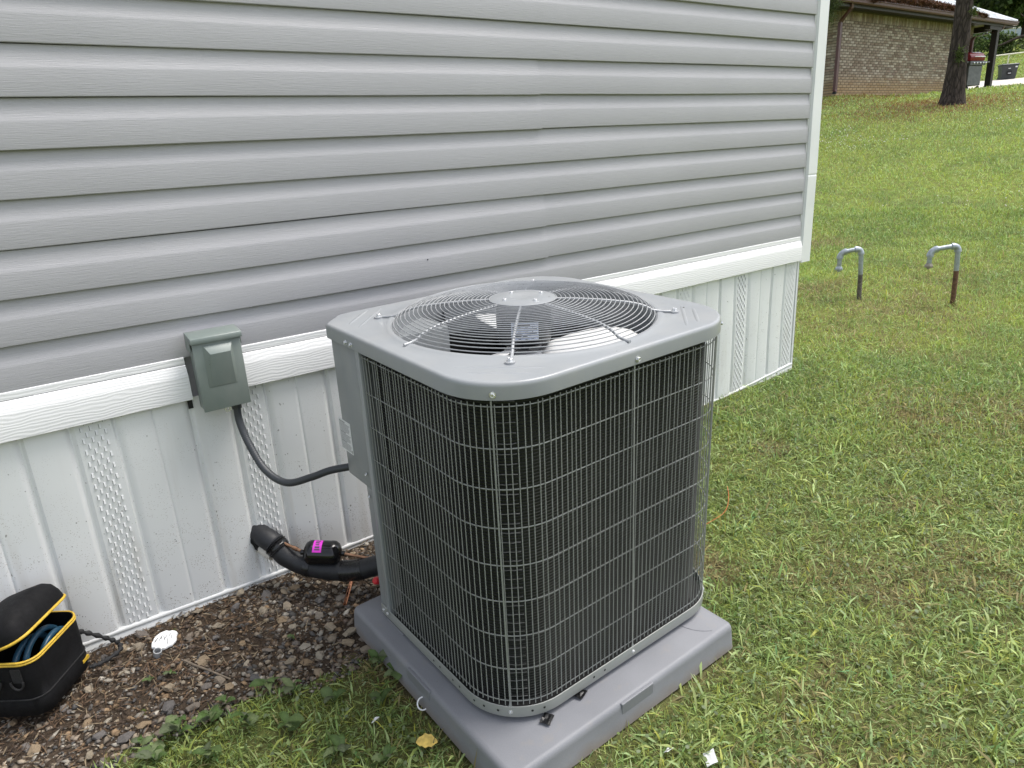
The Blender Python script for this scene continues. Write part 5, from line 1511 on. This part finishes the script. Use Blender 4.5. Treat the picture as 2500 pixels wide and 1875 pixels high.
# ------------------------------------------------------------------ far trees, bushes, branch, house
def leafy(name, lab_, cat, base, blobs, n, size, pal_, trunk=None, group=None):
    b = Vector(base); o = empty(name, b); tag(o, lab_, cat, group)
    bl = np.array(blobs); wts = bl[:, 3] ** 2; ii = RNG.choice(len(bl), n, p=wts / wts.sum())
    d = RNG.normal(0, 1, (n, 3)); d /= np.linalg.norm(d, axis=1)[:, None]; rr3 = bl[ii, 3] * RNG.random(n) ** .4
    P = bl[ii, :3] + d * rr3[:, None] * np.array([1, 1, .8])
    keep = fbm(P[:, 0] * 1.4 + 50, P[:, 2] * 1.4 + P[:, 1], 81) > .47; P = P[keep]; n = len(P)
    u = RNG.normal(0, 1, (n, 3)); u /= np.linalg.norm(u, axis=1)[:, None]; w = np.cross(u, RNG.normal(0, 1, (n, 3))); w /= np.linalg.norm(w, axis=1)[:, None]
    s_ = RNG.uniform(*size, n)[:, None]; Vv = np.stack([P - u * s_, P + w * s_ * .6, P + u * s_, P - w * s_ * .6], 1); oo = (np.arange(n) * 4)[:, None]
    C = np.array(pal_)[RNG.integers(0, len(pal_), n)] * RNG.uniform(.6, 1.35, (n, 1))
    link_mesh('crown', np_mesh('crown', Vv.reshape(-1, 3), np.array([[0, 1, 2, 3]]) + oo, None, np.repeat(C, 4, 0), M['foliage']), parent=o)
    if trunk:
        h, r = trunk; MB().tube([(0, 0, -.3), (.1, .05, h * .5), (.05, 0, h)], [r, r * .8, r * .5], 10).build('trunk', M['bark'], o, smooth=60)
        for q_ in blobs[:7]: MB().tube([(.05, .02, h * .75), (q_[0] * .8, q_[1] * .8, q_[2])], [r * .4, r * .12], 6).build('limb', M['bark'], o, smooth=60)
    return o
DG = [[.08, .13, .04], [.11, .17, .055], [.055, .09, .03], [.15, .20, .07]]
def far(x, y): return (x, y, gz(x, y))
leafy('oak_tree', 'dark leafy tree behind the right end of the white roof', 'tree', far(57, 22.2), [(0, 0, 2.2, 1.8), (1.8, -1.2, 2.9, 1.7), (-2, 1, 2.4, 1.8), (.5, -2.4, 3.2, 1.8), (1.5, .5, 5.2, 2.4), (-1, -1, 5.5, 2.2), (-3.2, 2, 3.0, 1.8)], 20000, (.10, .24), DG, (4.5, .3), 'trees behind the driveway')
leafy('oak_tree', 'dark leafy tree at the top right edge above the far house', 'tree', far(60, 17.0), [(0, 0, 3.0, 1.6), (1.6, -1.0, 2.9, 1.6), (-1.8, .6, 3.2, 1.6), (.4, -2.2, 5.4, 2.2), (-1, 1, 5.0, 2.2)], 14000, (.10, .24), DG, (4.2, .28), 'trees behind the driveway')
leafy('oak_tree', 'thin leafy tree between the two dark ones with sky gaps', 'tree', far(68, 22.5), [(0, 0, 2.6, 2.0), (1.6, -1.0, 3.4, 1.8), (-1.8, .6, 2.8, 1.8), (.4, -2.2, 5.0, 2.2)], 9000, (.12, .26), DG, (4.0, .28), 'trees behind the driveway')
leafy('shrub', 'dense dark green shrub seen between the porch post and the bank', 'shrub', far(49.6, 17.9), [(0, 0, .8, 1.1), (.9, -.6, .7, .9), (-1.0, .8, .9, 1.1), (-.3, .5, 1.7, .9), (-2, 1.4, 1.0, 1.2)], 9000, (.05, .11), DG, None, 'shrubs on the bank')
leafy('shrub', 'small pale green shrub right of the dense dark shrub', 'shrub', far(50.9, 16.9), [(0, 0, .5, .7), (.7, -.5, .4, .55), (-.5, .4, .6, .6)], 3500, (.05, .10), [[.07, .10, .03], [.10, .14, .04], [.05, .075, .02]], None, 'shrubs on the bank')
fb = empty('fallen_branch', (50.2, 15.6, gz(50.2, 15.6))); tag(fb, 'bare dark fallen branch hanging over the bank at the right edge', 'branch')
def br(pts, r0, r1, nm): 
    pp = catmull(pts, 6); MB().tube(pp, [r0 + (r1 - r0) * i / (len(pp) - 1) for i in range(len(pp))], 7).build(nm, M['bark'], fb, smooth=60)
br([(2.2, -2.4, .55), (1.0, -.9, .95), (0, .3, 1.0), (-.7, 1.2, .62), (-1.1, 1.7, .45)], .13, .035, 'main_limb')
br([(.9, -.8, .95), (.35, 0, .35), (-.1, .5, -.05)], .06, .02, 'side_limb'); br([(.3, 0, 1.0), (.05, .35, 1.7), (-.2, .7, 2.2)], .05, .015, 'side_limb'); br([(1.6, -1.6, .8), (.8, -.6, .0), (.2, .1, -.4)], .05, .02, 'side_limb')
fh = empty('far_house', (92, 33.2, 10.2), (0, 0, R(-60))); tag(fh, 'pale blue grey house far behind the rail fence on the hill', 'house')
MB().box(-6, 6, 0, 6, -1.5, 2.4).build('wall', M['far_wall'], fh); MB().add([(-6.4, -.5, 2.4), (6.4, -.5, 2.4), (6.4, 6.5, 2.4), (-6.4, 6.5, 2.4), (-6.4, 3, 4.6), (6.4, 3, 4.6)], [(0, 1, 5, 4), (2, 3, 4, 5), (0, 4, 3), (1, 2, 5), (3, 2, 1, 0)]).build('roof', M['far_roof'], fh)
for x in (-4, -1.5, 1.2, 3.8): MB().box(x - .5, x + .5, -.05, .02, .6, 1.8).build('window', M['glass'], fh)
